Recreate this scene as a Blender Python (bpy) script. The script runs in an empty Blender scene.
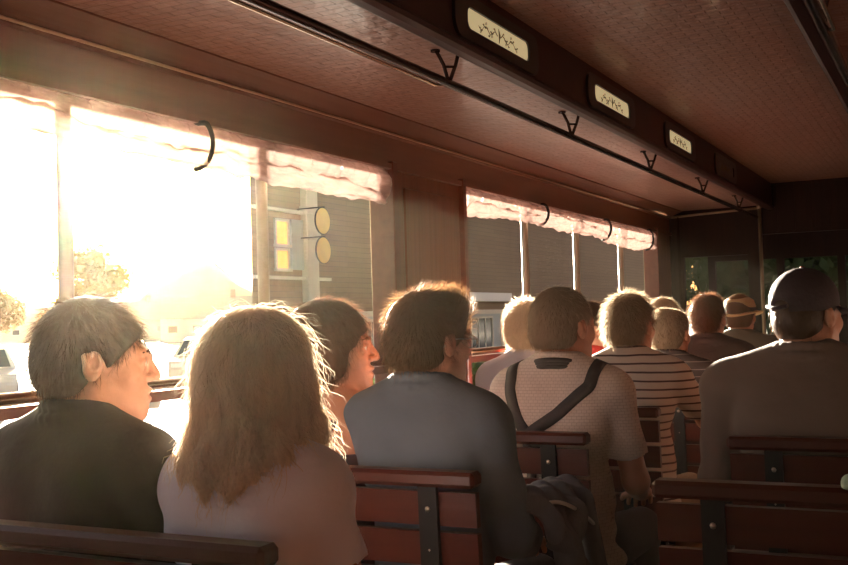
import bpy, math, random
import numpy as np
from mathutils import Vector, Matrix
import openvdb as vdb
random.seed(7); RNG = np.random.default_rng(7)
PI = math.pi
C = bpy.context.scene.collection
S = bpy.context.scene

# ------------------------------------------------------------------ camera, world, sun, exposure
EYE = 1.2
cam_d = bpy.data.cameras.new('camera'); cam = bpy.data.objects.new('camera', cam_d); C.objects.link(cam)
F = 1050.0
cam_d.sensor_width = 36; cam_d.lens = 36*F/848; cam_d.clip_start = .05; cam_d.clip_end = 2000
_y = np.array([531., 20.5-0.0, F]); _y[1] = 303-282.5
_p2 = _y+np.array([-1000, 30, 0]); _n = np.cross(_p2, _y); _y = _y/np.linalg.norm(_y); _n = _n/np.linalg.norm(_n)
if _n[1] > 0: _n = -_n
_x = np.cross(_y, _n); RW = np.stack([_x, _y, _n])           # world = RW @ (right, down, forward)
M3 = Matrix(((RW[0][0], -RW[0][1], -RW[0][2]), (RW[1][0], -RW[1][1], -RW[1][2]), (RW[2][0], -RW[2][1], -RW[2][2])))
cam.matrix_world = Matrix.Translation((0, 0, EYE)) @ M3.to_4x4()
S.camera = cam
S.view_settings.view_transform = 'Standard'; S.view_settings.look = 'None'
S.view_settings.gamma = 1; S.view_settings.use_curve_mapping = False
S.view_settings.exposure = 0.13
SUN_AZ, SUN_EL = math.radians(44), math.radians(9.2)           # left of the tram's axis
sun_dir = Vector((-math.sin(SUN_AZ)*math.cos(SUN_EL), math.cos(SUN_AZ)*math.cos(SUN_EL), math.sin(SUN_EL)))
w = bpy.data.worlds.new('world'); S.world = w; w.use_nodes = True
nt = w.node_tree; nt.nodes.clear()
sky = nt.nodes.new('ShaderNodeTexSky'); sky.sky_type = 'NISHITA'; sky.sun_disc = False
sky.sun_elevation = SUN_EL; sky.sun_rotation = -SUN_AZ; sky.air_density = 1.0; sky.dust_density = 3.5; sky.ozone_density = 1.0
bg = nt.nodes.new('ShaderNodeBackground'); bg.inputs['Strength'].default_value = 0.38
tint = nt.nodes.new('ShaderNodeMix'); tint.data_type = 'RGBA'; tint.blend_type = 'MULTIPLY'; tint.inputs[0].default_value = 1
tint.inputs[7].default_value = (1.0, .90, .80, 1)
wo = nt.nodes.new('ShaderNodeOutputWorld')
nt.links.new(sky.outputs[0], tint.inputs[6]); nt.links.new(tint.outputs[2], bg.inputs[0]); nt.links.new(bg.outputs[0], wo.inputs[0])
sd = bpy.data.lights.new('sun', 'SUN'); sd.energy = 72.0; sd.angle = math.radians(.6); sd.color = (1, .87, .69)
so = bpy.data.objects.new('sun', sd); C.objects.link(so); so.rotation_euler = (-sun_dir).to_track_quat('-Z', 'Y').to_euler()
so.location = (-20, 20, 8)
S.cycles.max_bounces = 7; S.cycles.volume_bounces = 0; S.cycles.transparent_max_bounces = 12
S.cycles.sample_clamp_indirect = 4; S.cycles.caustics_reflective = False; S.cycles.caustics_refractive = False
S.cycles.use_denoising = True

# ------------------------------------------------------------------ materials
MATS = {}
def mat(name, col, rough=.6, metal=0, spec=.5, bump=None, var=None, trans=0, coat=0, emit=None, alpha=1, sheen=0):
    """bump=(scale, strength[, stretch xyz]); var=(scale, amount, second colour)"""
    if name in MATS: return MATS[name]
    m = bpy.data.materials.new(name); m.use_nodes = True; n = m.node_tree; b = n.nodes['Principled BSDF']
    b.inputs['Base Color'].default_value = (*col, 1); b.inputs['Roughness'].default_value = rough
    b.inputs['Metallic'].default_value = metal; b.inputs['Specular IOR Level'].default_value = spec
    b.inputs['Coat Weight'].default_value = coat; b.inputs['Coat Roughness'].default_value = .12
    b.inputs['Sheen Weight'].default_value = sheen
    if emit: b.inputs['Emission Color'].default_value = (*emit[0], 1); b.inputs['Emission Strength'].default_value = emit[1]
    tc = n.nodes.new('ShaderNodeTexCoord')
    if bump:
        mp = n.nodes.new('ShaderNodeMapping'); n.links.new(tc.outputs['Object'], mp.inputs[0])
        if len(bump) > 2: mp.inputs['Scale'].default_value = bump[2]
        no = n.nodes.new('ShaderNodeTexNoise'); no.inputs['Scale'].default_value = bump[0]; no.inputs['Detail'].default_value = 4
        n.links.new(mp.outputs[0], no.inputs[0])
        bp = n.nodes.new('ShaderNodeBump'); bp.inputs['Strength'].default_value = bump[1]; bp.inputs['Distance'].default_value = .01
        n.links.new(no.outputs[0], bp.inputs['Height']); n.links.new(bp.outputs[0], b.inputs['Normal'])
    if var:
        mp = n.nodes.new('ShaderNodeMapping'); n.links.new(tc.outputs['Object'], mp.inputs[0])
        if len(var) > 3: mp.inputs['Scale'].default_value = var[3]
        no = n.nodes.new('ShaderNodeTexNoise'); no.inputs['Scale'].default_value = var[0]; no.inputs['Detail'].default_value = 5
        n.links.new(mp.outputs[0], no.inputs[0])
        cr = n.nodes.new('ShaderNodeValToRGB'); cr.color_ramp.elements[0].position = .5-var[1]; cr.color_ramp.elements[1].position = .5+var[1]
        cr.color_ramp.elements[0].color = (*col, 1); cr.color_ramp.elements[1].color = (*var[2], 1)
        n.links.new(no.outputs[0], cr.inputs[0]); n.links.new(cr.outputs[0], b.inputs['Base Color'])
    if trans:
        t = n.nodes.new('ShaderNodeBsdfTranslucent'); t.inputs[0].default_value = (*[min(1, c*1.15) for c in col], 1)
        mx = n.nodes.new('ShaderNodeMixShader'); mx.inputs[0].default_value = trans
        o = n.nodes['Material Output']; n.links.new(b.outputs[0], mx.inputs[1]); n.links.new(t.outputs[0], mx.inputs[2]); n.links.new(mx.outputs[0], o.inputs[0])
    MATS[name] = m; return m

def wood(name, c1, c2, rough=.35, axis=1, coat=.35, spec=.5):
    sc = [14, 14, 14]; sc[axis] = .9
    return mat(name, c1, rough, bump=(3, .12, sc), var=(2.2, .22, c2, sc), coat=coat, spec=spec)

def grid_mat(name, c1, c2, mort, size, bw, bh, rough=.5, bump=.4, coat=0, rot=(0, 0, 0), extra=0, yz=False):
    m = bpy.data.materials.new(name); m.use_nodes = True; n = m.node_tree; b = n.nodes['Principled BSDF']
    tc = n.nodes.new('ShaderNodeTexCoord'); mp = n.nodes.new('ShaderNodeMapping'); mp.inputs['Rotation'].default_value = rot
    br = n.nodes.new('ShaderNodeTexBrick'); br.inputs['Scale'].default_value = size
    br.inputs['Color1'].default_value = (*c1, 1); br.inputs['Color2'].default_value = (*c2, 1); br.inputs['Mortar'].default_value = (*mort, 1)
    br.inputs['Brick Width'].default_value = bw; br.inputs['Row Height'].default_value = bh; br.inputs['Mortar Size'].default_value = .06*bh
    br.inputs['Mortar Smooth'].default_value = .6
    bp = n.nodes.new('ShaderNodeBump'); bp.inputs['Strength'].default_value = bump; bp.inputs['Distance'].default_value = .01; bp.invert = True
    if yz:
        sp_ = n.nodes.new('ShaderNodeSeparateXYZ'); cb_ = n.nodes.new('ShaderNodeCombineXYZ'); n.links.new(tc.outputs['Object'], sp_.inputs[0])
        n.links.new(sp_.outputs[1], cb_.inputs[0]); n.links.new(sp_.outputs[2], cb_.inputs[1]); n.links.new(sp_.outputs[0], cb_.inputs[2]); n.links.new(cb_.outputs[0], br.inputs[0])
    else:
        n.links.new(tc.outputs['Object'], mp.inputs[0]); n.links.new(mp.outputs[0], br.inputs[0])
    n.links.new(br.outputs['Color'], b.inputs['Base Color'])
    h = br.outputs['Fac']
    if extra:
        no = n.nodes.new('ShaderNodeTexNoise'); no.inputs['Scale'].default_value = extra; no.inputs['Detail'].default_value = 3
        n.links.new(tc.outputs['Object'], no.inputs[0])
        ad = n.nodes.new('ShaderNodeMath'); ad.operation = 'ADD'; n.links.new(br.outputs['Fac'], ad.inputs[0]); n.links.new(no.outputs[0], ad.inputs[1]); h = ad.outputs[0]
    n.links.new(h, bp.inputs['Height']); n.links.new(bp.outputs[0], b.inputs['Normal'])
    b.inputs['Roughness'].default_value = rough; b.inputs['Coat Weight'].default_value = coat; b.inputs['Coat Roughness'].default_value = .1
    MATS[name] = m; return m

def band_mat(name, base, line, period, width, axis=2, rough=.8, offset=0., bump=.25):
    """cloth with thin stripes at right angles to an axis"""
    m = bpy.data.materials.new(name); m.use_nodes = True; n = m.node_tree; b = n.nodes['Principled BSDF']
    tc = n.nodes.new('ShaderNodeTexCoord'); no = n.nodes.new('ShaderNodeTexNoise'); no.inputs['Scale'].default_value = 6
    sx = n.nodes.new('ShaderNodeSeparateXYZ'); n.links.new(tc.outputs['Object'], sx.inputs[0]); n.links.new(tc.outputs['Object'], no.inputs[0])
    a = n.nodes.new('ShaderNodeMath'); a.operation = 'MULTIPLY_ADD'; a.inputs[1].default_value = .012; n.links.new(no.outputs[0], a.inputs[0]); n.links.new(sx.outputs[axis], a.inputs[2])
    d = n.nodes.new('ShaderNodeMath'); d.operation = 'MULTIPLY_ADD'; d.inputs[1].default_value = 1/period; d.inputs[2].default_value = offset; n.links.new(a.outputs[0], d.inputs[0])
    f = n.nodes.new('ShaderNodeMath'); f.operation = 'FRACT'; n.links.new(d.outputs[0], f.inputs[0])
    l = n.nodes.new('ShaderNodeMath'); l.operation = 'LESS_THAN'; l.inputs[1].default_value = width/period; n.links.new(f.outputs[0], l.inputs[0])
    mx = n.nodes.new('ShaderNodeMix'); mx.data_type = 'RGBA'; n.links.new(l.outputs[0], mx.inputs[0]); mx.inputs[6].default_value = (*base, 1); mx.inputs[7].default_value = (*line, 1)
    n.links.new(mx.outputs[2], b.inputs['Base Color']); b.inputs['Roughness'].default_value = rough
    n2 = n.nodes.new('ShaderNodeTexNoise'); n2.inputs['Scale'].default_value = 25; n.links.new(tc.outputs['Object'], n2.inputs[0])
    bp = n.nodes.new('ShaderNodeBump'); bp.inputs['Strength'].default_value = bump; bp.inputs['Distance'].default_value = .01
    n.links.new(n2.outputs[0], bp.inputs['Height']); n.links.new(bp.outputs[0], b.inputs['Normal'])
    MATS[name] = m; return m

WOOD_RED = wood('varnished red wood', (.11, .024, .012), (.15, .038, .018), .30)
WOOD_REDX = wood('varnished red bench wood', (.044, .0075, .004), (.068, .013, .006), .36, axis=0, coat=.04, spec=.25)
WOOD_DARK = wood('dark header wood', (.135, .050, .028), (.18, .072, .040), .4)
WOOD_V = wood('panel wood', (.12, .034, .015), (.17, .052, .022), .35, axis=2)
WOOD_BEAM = wood('clerestory beam wood', (.035, .010, .008), (.05, .014, .011), .4, coat=.1, spec=.3)
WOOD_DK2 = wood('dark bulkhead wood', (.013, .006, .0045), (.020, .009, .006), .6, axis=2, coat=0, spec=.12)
CEIL = grid_mat('embossed varnished ceiling', (.37, .215, .165), (.32, .18, .14), (.22, .12, .09), 1, .075, .032, .42, 1.0, .2, extra=26)
FLOOR = mat('worn floor boards', (.018, .013, .011), .6, bump=(5, .2, (14, 1, 14)), var=(3, .2, (.03, .02, .015), (14, .8, 1)))
CHROME = mat('polished rail metal', (.62, .5, .38), .22, 1)
STEEL = mat('worn brass post metal', (.34, .26, .18), .5, .8, bump=(60, .05))
BLACKM = mat('black painted iron', (.010, .008, .008), .6, 0, spec=.2, bump=(80, .1))
DARKRAIL = mat('dark handrail paint', (.05, .028, .022), .25, .5, bump=(50, .05))
BOLT = mat('steel bolt', (.4, .33, .27), .3, 1)

# ------------------------------------------------------------------ helpers
def tag(o, label=None, cat=None, group=None, kind=None):
    if label: o['label'] = label
    if cat: o['category'] = cat
    if group: o['group'] = group
    if kind: o['kind'] = kind
    return o
def empty(name, loc=(0, 0, 0), rz=0):
    o = bpy.data.objects.new(name, None); C.objects.link(o); o.location = loc; o.rotation_euler = (0, 0, rz); o.empty_display_size = .1
    return o
def copy_tree(o, parent=None):
    c = o.copy(); C.objects.link(c); c.parent = parent
    for ch in list(o.children): copy_tree(ch, c)
    return c
def raw_mesh(name, V, Fc, material, parent=None, smooth=True):
    me = bpy.data.meshes.new(name)
    V = np.asarray(V, dtype=np.float32); Fc = np.asarray(Fc, dtype=np.int32); k = Fc.shape[1]
    me.vertices.add(len(V)); me.vertices.foreach_set('co', V.ravel())
    me.loops.add(Fc.size); me.loops.foreach_set('vertex_index', Fc.ravel())
    me.polygons.add(len(Fc)); me.polygons.foreach_set('loop_start', np.arange(0, Fc.size, k, dtype=np.int32))
    me.polygons.foreach_set('use_smooth', np.full(len(Fc), smooth))
    me.update(calc_edges=True); me.validate()
    if material: me.materials.append(material)
    o = bpy.data.objects.new(name, me); C.objects.link(o)
    if parent: o.parent = parent
    return o

class MB:
    def __init__(s): s.v = []; s.f = []; s.m = []; s.sm = []; s.mats = []
    def _m(s, m):
        if m is None: return 0
        if m not in s.mats: s.mats.append(m)
        return s.mats.index(m)
    def add(s, vs, fs, m=None, sm=False):
        b = len(s.v); s.v += [tuple(v) for v in vs]; k = s._m(m)
        for f in fs: s.f.append([b+i for i in f]); s.m.append(k); s.sm.append(sm)
        return s
    def box(s, x0, x1, y0, y1, z0, z1, m=None, bev=0):
        if bev:
            vs = []; b = bev                       # chamfered box: 24 vertices
            fs = []; idx = {}
            for sx in (0, 1):
                for sy in (0, 1):
                    for sz in (0, 1):
                        X = (x0, x1)[sx]; Y = (y0, y1)[sy]; Z = (z0, z1)[sz]; dx = b*(1-2*sx); dy = b*(1-2*sy); dz = b*(1-2*sz)
                        for a, p in enumerate(((X, Y+dy, Z+dz), (X+dx, Y, Z+dz), (X+dx, Y+dy, Z))):
                            idx[(sx, sy, sz, a)] = len(vs); vs.append(p)
            g = lambda *k: idx[k]
            for t in (0, 1):
                fs.append([g(t, 0, 0, 0), g(t, 1, 0, 0), g(t, 1, 1, 0), g(t, 0, 1, 0)][::1 if t else -1])
                fs.append([g(0, t, 0, 1), g(0, t, 1, 1), g(1, t, 1, 1), g(1, t, 0, 1)][::1 if t else -1])
                fs.append([g(0, 0, t, 2), g(1, 0, t, 2), g(1, 1, t, 2), g(0, 1, t, 2)][::1 if t else -1])
            for p in (0, 1):
                for q in (0, 1):
                    fs.append([g(p, q, 0, 0), g(p, q, 1, 0), g(p, q, 1, 1), g(p, q, 0, 1)])
                    fs.append([g(p, 0, q, 0), g(p, 1, q, 0), g(p, 1, q, 2), g(p, 0, q, 2)])
                    fs.append([g(0, p, q, 1), g(1, p, q, 1), g(1, p, q, 2), g(0, p, q, 2)])
                    for r in (0, 1): fs.append([g(p, q, r, 0), g(p, q, r, 1), g(p, q, r, 2)])
            return s.add(vs, fs, m)
        vs = [(x, y, z) for x in (x0, x1) for y in (y0, y1) for z in (z0, z1)]
        return s.add(vs, [(0, 1, 3, 2), (4, 6, 7, 5), (0, 4, 5, 1), (2, 3, 7, 6), (0, 2, 6, 4), (1, 5, 7, 3)], m)
    def tube(s, pts, r, n=10, m=None, cap=True):
        pts = [Vector(p) for p in pts]; rs = r if isinstance(r, (list, tuple)) else [r]*len(pts)
        b = len(s.v); k = s._m(m); up = None
        for i, p in enumerate(pts):
            d = (pts[min(i+1, len(pts)-1)]-pts[max(i-1, 0)]).normalized()
            if up is None: up = d.orthogonal().normalized()
            up = (up-d*up.dot(d)).normalized(); q = d.cross(up)
            for j in range(n):
                a = 2*PI*j/n; s.v.append(tuple(p+(up*math.cos(a)+q*math.sin(a))*rs[i]))
        for i in range(len(pts)-1):
            for j in range(n):
                j2 = (j+1) % n; s.f.append([b+i*n+j, b+i*n+j2, b+(i+1)*n+j2, b+(i+1)*n+j]); s.m.append(k); s.sm.append(True)
        if cap:
            for q in (list(range(b, b+n))[::-1], list(range(b+(len(pts)-1)*n, b+len(pts)*n))): s.f.append(q); s.m.append(k); s.sm.append(False)
        return s
    def prism(s, poly, axis, a, b_, m=None, sm=False):
        """poly: 2D outline in the other two axes; extruded along axis from a to b_"""
        n = len(poly)
        def P(u, v, w_): return ((w_, u, v), (u, w_, v), (u, v, w_))[axis]
        vs = [P(u, v, a) for u, v in poly]+[P(u, v, b_) for u, v in poly]
        s.add(vs, [(i, (i+1) % n, (i+1) % n+n, i+n) for i in range(n)], m, sm)
        b0 = len(s.v)-2*n; k = s._m(m)
        for q in (list(range(b0, b0+n))[::-1], list(range(b0+n, b0+2*n))): s.f.append(q); s.m.append(k); s.sm.append(False)
        return s
    def ball(s, c, r, n=12, m=None):
        r = r if isinstance(r, (tuple, list)) else (r, r, r); vs = []; fs = []; h = n//2
        for i in range(h+1):
            t = PI*i/h
            for j in range(n):
                a = 2*PI*j/n; vs.append((c[0]+r[0]*math.sin(t)*math.cos(a), c[1]+r[1]*math.sin(t)*math.sin(a), c[2]+r[2]*math.cos(t)))
        for i in range(h):
            for j in range(n): fs.append((i*n+j, (i+1)*n+j, (i+1)*n+(j+1) % n, i*n+(j+1) % n))
        return s.add(vs, fs, m, True)
    def build(s, name, material=None, parent=None, loc=None):
        me = bpy.data.meshes.new(name); me.from_pydata(s.v, [], s.f)
        if material: me.materials.append(material)
        else:
            for m in s.mats: me.materials.append(m)
            me.polygons.foreach_set('material_index', s.m)
        me.polygons.foreach_set('use_smooth', s.sm); me.validate()
        import bmesh
        bm = bmesh.new(); bm.from_mesh(me); bmesh.ops.recalc_face_normals(bm, faces=bm.faces); bm.to_mesh(me); bm.free()
        o = bpy.data.objects.new(name, me); C.objects.link(o)
        if parent: o.parent = parent
        if loc: o.location = loc
        return o
def struct(name, mb, m=None):
    return tag(mb.build(name, m), kind='structure')

def ray(u, v):
    d = RW @ np.array([u-424, v-282.5, F]); return d/np.linalg.norm(d)
def on_x(u, v, x): d = ray(u, v); t = x/d[0]; return Vector((x, d[1]*t, EYE+d[2]*t))
def on_y(u, v, y): d = ray(u, v); t = y/d[1]; return Vector((d[0]*t, y, EYE+d[2]*t))

# ------------------------------------------------------------------ the car body (structure)
XL, XR, Y0, Y1 = -1.90, .43, -4.2, 7.9
W0 = (-3.61, -.38); W1 = (.27, 3.50); W2 = (4.15, 7.46); WT, WB = 1.772, .70  # first opening is unseen, added for fill light
XC = (XL+XR)/2
def mx(x): return 2*XC-x                                        # mirror about the car's centre line

struct('floor', MB().box(XL-.1, XR+.1, Y0, 9.4, -.06, 0), FLOOR)
def side_wall(name, sgn):
    X = (lambda x: x) if sgn < 0 else mx
    b = MB()
    def bx(x0, x1, *r, m=WOOD_V, bev=0): b.box(min(X(x0), X(x1)), max(X(x0), X(x1)), *r, m=m, bev=bev)
    bx(XL-.07, XL, Y0, Y1+1.4, 0, WB)                              # panel under the windows
    bx(XL-.07, XL+.012, Y0, Y1+1.4, WB, WB+.03, m=WOOD_RED)
    bx(XL-.07, XL, Y0, Y1+1.4, WT, 1.97, m=WOOD_DARK)              # header
    for a, c in ((Y0, W0[0]), (W0[1], W1[0]), (W1[1], W2[0]), (W2[1], Y1+.05)):
        bx(XL-.07, XL, a, c, WB+.03, WT)
        if c-a > .5 and a > 0:
            bx(XL, XL+.012, a+.10, c-.10, .80, WT-.06, bev=.004)
    for (a, c) in (W0, W1, W2):                                        # red frame round each opening
        for y in (a, c): bx(XL-.085, XL+.022, y-.028 if y == a else y-.012, y+.012 if y == a else y+.028, WB+.03, WT+.03, m=WOOD_RED, bev=.004)
    # moulded cove between header and ceiling
    pts = [(XL, 1.895), (XL+.012, 1.90), (XL+.014, 1.912), (XL+.03, 1.92), (XL+.075, 1.937), (XL+.10, 1.945), (XL+.105, 1.965), (XL, 1.965)]
    b.prism([(X(x), z) for x, z in pts], 1, Y0, Y1, m=WOOD_DARK)
    b.prism([(X(XL), WT-.002), (X(XL+.018), WT), (X(XL+.018), WT+.02), (X(XL), WT+.024)], 1, Y0, Y1, m=WOOD_DARK)
    return struct(name, b)
side_wall('wall_left', -1); side_wall('wall_right', 1)
b = MB().box(XL-.07, XR+.07, Y0-.06, Y0, 0, .78).box(XL-.07, XR+.07, Y0-.06, Y0, 1.92, 2.15)  # unseen back end, left open to let in sky fill
for x in (XL-.07, XC-.04, XR-.01): b.box(x, x+.08, Y0-.06, Y0, .78, 1.92)
struct('wall_back_open', b, WOOD_DK2)
struct('trim_1', MB().tube([(XL+.019, Y0, 1.905), (XL+.019, Y1, 1.905)], .0045, 8), mat('pale header bead', (.45, .27, .17), .3, bump=(40, .1)))

CB = -1.15                                                      # clerestory beam, left face
b = MB()
for X in (lambda x: x, mx):
    b.box(min(X(XL-.07), X(CB-.02)), max(X(XL-.07), X(CB-.02)), Y0, Y1+1.4, 1.95, 1.97, CEIL)
b.box(CB-.03, mx(CB)+.03, Y0, Y1+1.4, 2.105, 2.13, CEIL)
struct('ceiling', b)
b = MB()
for X in (lambda x: x, mx):
    b.box(min(X(CB), X(CB-.035)), max(X(CB), X(CB-.035)), Y0, Y1+.02, 1.93, 2.11, WOOD_BEAM)
    pts = [(CB-.05, 1.951), (CB-.05, 1.925), (CB-.03, 1.915), (CB-.004, 1.915), (CB+.010, 1.922), (CB+.014, 1.932), (CB+.008, 1.942), (CB-.002, 1.946)]
    b.prism([(X(x), z) for x, z in pts], 1, Y0, Y1, m=WOOD_BEAM, sm=False)
struct('trim_2', b)

# windows: rail, posts
def post(parent, x, y, m=STEEL):
    o = MB().tube([(0, 0, 0), (0, 0, WT-WB-.03+.01)], .0185, 12).build('post', m, parent); o.location = (x, y, WB+.03)
    c = MB().tube([(0, 0, 0), (0, 0, .02)], .024, 12).build('post_flange', m, o)
    return o
for nm, (a, c), ys, X in (('window_1', W1, (.27+.8, 1.89, 2.71), XL-.03), ('window_2', W2, (4.97, 5.78, 6.68), XL-.03), ('window_3', W1, (1.07, 1.89, 2.71), mx(XL-.03)), ('window_4', W2, (4.97, 5.78, 6.68), mx(XL-.03)), ('window_6_fill', W0, (-2.8, -2.0, -1.2), XL-.03), ('window_7', W0, (-2.8, -2.0, -1.2), mx(XL-.03))):  # rear left window unseen, added to bring fill light from behind
    o = MB().box(X-.03, X+.03, a, c, WB+.03, WB+.045, WOOD_RED).box(X-.03, X+.03, a, c, WT-.015, WT, WOOD_RED).build(nm); tag(o, kind='structure')
    for y in ys: post(o, X, y)
    r = MB().tube([(X+.02 if X < 0 else X-.02, a, 1.047), (X+.02 if X < 0 else X-.02, c, 1.047)], .015, 12).build('guard_rail', CHROME, o)
    r = MB().box(X-.012, X+.012, a, c, 1.0, 1.028).build('rail_board', WOOD_RED, o)

# end bulkhead, doorway and cab
b = MB()
D0, D1 = -1.235, -.28
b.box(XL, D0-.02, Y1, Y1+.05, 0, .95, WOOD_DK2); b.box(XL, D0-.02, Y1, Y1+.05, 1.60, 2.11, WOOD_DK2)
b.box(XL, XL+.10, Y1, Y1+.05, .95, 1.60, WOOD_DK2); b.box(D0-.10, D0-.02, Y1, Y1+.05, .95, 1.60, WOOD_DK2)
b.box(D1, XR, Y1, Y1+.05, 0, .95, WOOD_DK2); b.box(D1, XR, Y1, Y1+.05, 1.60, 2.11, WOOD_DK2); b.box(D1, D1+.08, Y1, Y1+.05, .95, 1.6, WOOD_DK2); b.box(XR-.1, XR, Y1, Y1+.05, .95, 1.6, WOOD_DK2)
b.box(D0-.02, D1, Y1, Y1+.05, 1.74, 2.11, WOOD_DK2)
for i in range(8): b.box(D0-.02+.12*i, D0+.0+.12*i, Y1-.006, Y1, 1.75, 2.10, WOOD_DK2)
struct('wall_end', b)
b = MB()
CW = 9.25
b.box(XL, XR, CW, CW+.06, 0, .98, WOOD_DK2); b.box(XL, XR, CW, CW+.06, 1.62, 2.11, WOOD_DK2)
for x in (XL, -1.33, -.85, -.2, XR-.06): b.box(x, x+.06, CW, CW+.06, .98, 1.62, WOOD_DK2)
struct('wall_front', b)
b = MB()
for x0, x1 in ((XL+.06, -1.33), (-1.27, -.85), (-.79, -.2), (-.14, XR-.06)): b.box(x0, x1, CW+.025, CW+.031, .98, 1.62)
gm = bpy.data.materials.new('cab glass'); gm.use_nodes = True; gn = gm.node_tree; gb = gn.nodes['Principled BSDF']
gb.inputs['Base Color'].default_value = (.7, .75, .7, 1); gb.inputs['Roughness'].default_value = .05; gb.inputs['Transmission Weight'].default_value = 1; gb.inputs['IOR'].default_value = 1.1
struct('window_5', b, gm)

# ------------------------------------------------------------------ the street outside
GZ = -.6
ASPH = mat('sunlit asphalt', (.15, .148, .15), .75, bump=(30, .15), var=(.35, .25, (.105, .10, .10)))
PAVE = grid_mat('concrete paving', (.42, .37, .31), (.38, .34, .28), (.22, .19, .16), 1, 1.2, 1.2, .8, .2)
GRASS = mat('short grass verge', (.12, .16, .04), .9, bump=(60, .6), var=(3, .3, (.2, .19, .06)))
SIDING = grid_mat('brown horizontal siding', (.15, .088, .050), (.13, .075, .043), (.05, .030, .018), 1, 4, .19, .8, .5, yz=True)
BRICK = grid_mat('red brown brick', (.09, .045, .032), (.07, .035, .025), (.09, .075, .06), 1, .24, .08, .85, .4, yz=True)
STORE = mat('blue grey storefront paint', (.30, .34, .35), .5, bump=(8, .1)); TRIMW = mat('pale stone trim', (.50, .46, .38), .7, bump=(30, .2))
GLASSD = mat('dark window glass', (.035, .04, .045), .08, bump=(1, 0)); ROOF = mat('slate roof', (.10, .085, .08), .8, bump=(30, .3))
struct('ground', MB().box(-400, 200, -60, 500, GZ-.3, GZ), ASPH)
b = MB(); b.box(-20, -15.5, 28.5, 120, GZ, GZ+.14); struct('sidewalk_left', b, PAVE)
b = MB(); b.box(2.6, 6.5, -20, 120, GZ, GZ+.14); struct('sidewalk_right', b, PAVE)
b = MB().box(-14.8, -8, 10, 30, GZ, GZ+.02); tag(b.build('grass', GRASS), 'sunlit strip of green and brown grass beside the road', 'grass', kind='stuff')

def facade(name, x, y0, y1, h, m, sgn=1, back=None):
    t = empty(name, (x, y0, GZ))
    b = MB(); bx = back or (-9, 17)
    vs = [(0, 0, 0), (0, y1-y0, 0), (bx[0]*sgn, y1-y0, 0), (bx[0]*sgn, min(bx[1], y1-y0-1), 0)]
    n = 4; V = vs+[(p[0], p[1], h) for p in vs]
    b.add(V, [(0, 1, 5, 4), (1, 2, 6, 5), (2, 3, 7, 6), (3, 0, 4, 7), (4, 5, 6, 7), (0, 1, 2, 3)]); b.build('wall', m, t)
    return t
def bwin(t, y0, y1, z0, z1, s=1, pane=None, fr=None, nx=2, nz=2):
    """window on a facade: frame (part) with sill, glazing bars and its pane (sub-part); s=+1 faces the tram's right"""
    fr = fr or TRIMW; b = MB(); d = .06*s
    X = lambda a, c: (min(a*s, c*s), max(a*s, c*s))
    b.box(*X(0, .07), y0-.08, y0, z0, z1).box(*X(0, .07), y1, y1+.08, z0, z1).box(*X(0, .07), y0-.08, y1+.08, z1, z1+.09).box(*X(0, .13), y0-.12, y1+.12, z0-.09, z0)
    for i in range(1, nx): y = y0+(y1-y0)*i/nx; b.box(*X(0, .05), y-.03, y+.03, z0, z1)
    for i in range(1, nz): z = z0+(z1-z0)*i/nz; b.box(*X(0, .05), y0, y1, z-.03, z+.03)
    o = b.build('window', fr, t); MB().box(*X(0, .02), y0, y1, z0, z1).build('pane', pane or GLASSD, o)
    return o
LIT = mat('window lit amber from inside', (.8, .45, .15), .3, emit=((1.0, .36, .06), .75), var=(3, .3, (.8, .4, .1)))
t = facade('street_building', -20, 27.45, 78, 13, SIDING)
tag(t, 'large brown building across the street with two amber windows and a blue-grey shopfront', 'building')
Q = lambda y: y-27.45
QZ = lambda z: z-GZ
bwin(t, Q(28.80), Q(29.47), QZ(3.83), QZ(4.60), pane=LIT, nx=1, nz=1); bwin(t, Q(28.80), Q(29.47), QZ(3.02), QZ(3.62), pane=LIT, nx=1, nz=1)
MB().box(0, .16, Q(27.45), Q(31.6), QZ(4.92), QZ(5.02)).build('cornice', TRIMW, t); MB().box(0, .16, Q(27.45), Q(32.0), QZ(2.66), QZ(2.76)).build('cornice', TRIMW, t)
MB().box(0, .25, Q(30.35), Q(31.05), QZ(1.9), QZ(6.5)).box(0, .32, Q(30.28), Q(31.12), QZ(4.95), QZ(5.2)).box(0, .32, Q(30.28), Q(31.12), QZ(4.1), QZ(4.35)).build('pilaster', TRIMW, t)
MB().box(0, .12, Q(29.6), Q(30.3), QZ(3.0), QZ(4.7)).build('shutter', STORE, t)
MB().box(0, .22, Q(31.5), Q(78), GZ-GZ, QZ(1.35), STORE).box(0, .30, Q(31.5), Q(78), QZ(1.35), QZ(1.55), TRIMW).build('shopfront', None, t)
for k in range(12):
    y = 33+3.6*k; b_ = bwin(t, Q(y), Q(y+2.4), QZ(-.2), QZ(1.15), nx=3, nz=1); b_.location.x = .22
DTRIM = mat('dark brown window trim', (.10, .075, .055), .7, bump=(30, .2))
for y in (36.5, 41.0, 46.5, 52.5, 58.5, 65.0, 71.0):
    for z in (6.6, 9.6): bwin(t, Q(y), Q(y+1.3), QZ(z), QZ(z+1.7), fr=DTRIM)
MB().box(0, .35, Q(42.5), Q(48.6), QZ(1.95), QZ(2.35)).build('fascia', mat('white painted fascia', (.62, .62, .6), .6, bump=(20, .1)), t)
o = MB(); 
for z in (4.55, 3.55): pass
AMB = mat('amber sign paint', (.62, .40, .12), .5, var=(2, .3, (.5, .33, .12)), trans=.3)
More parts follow.
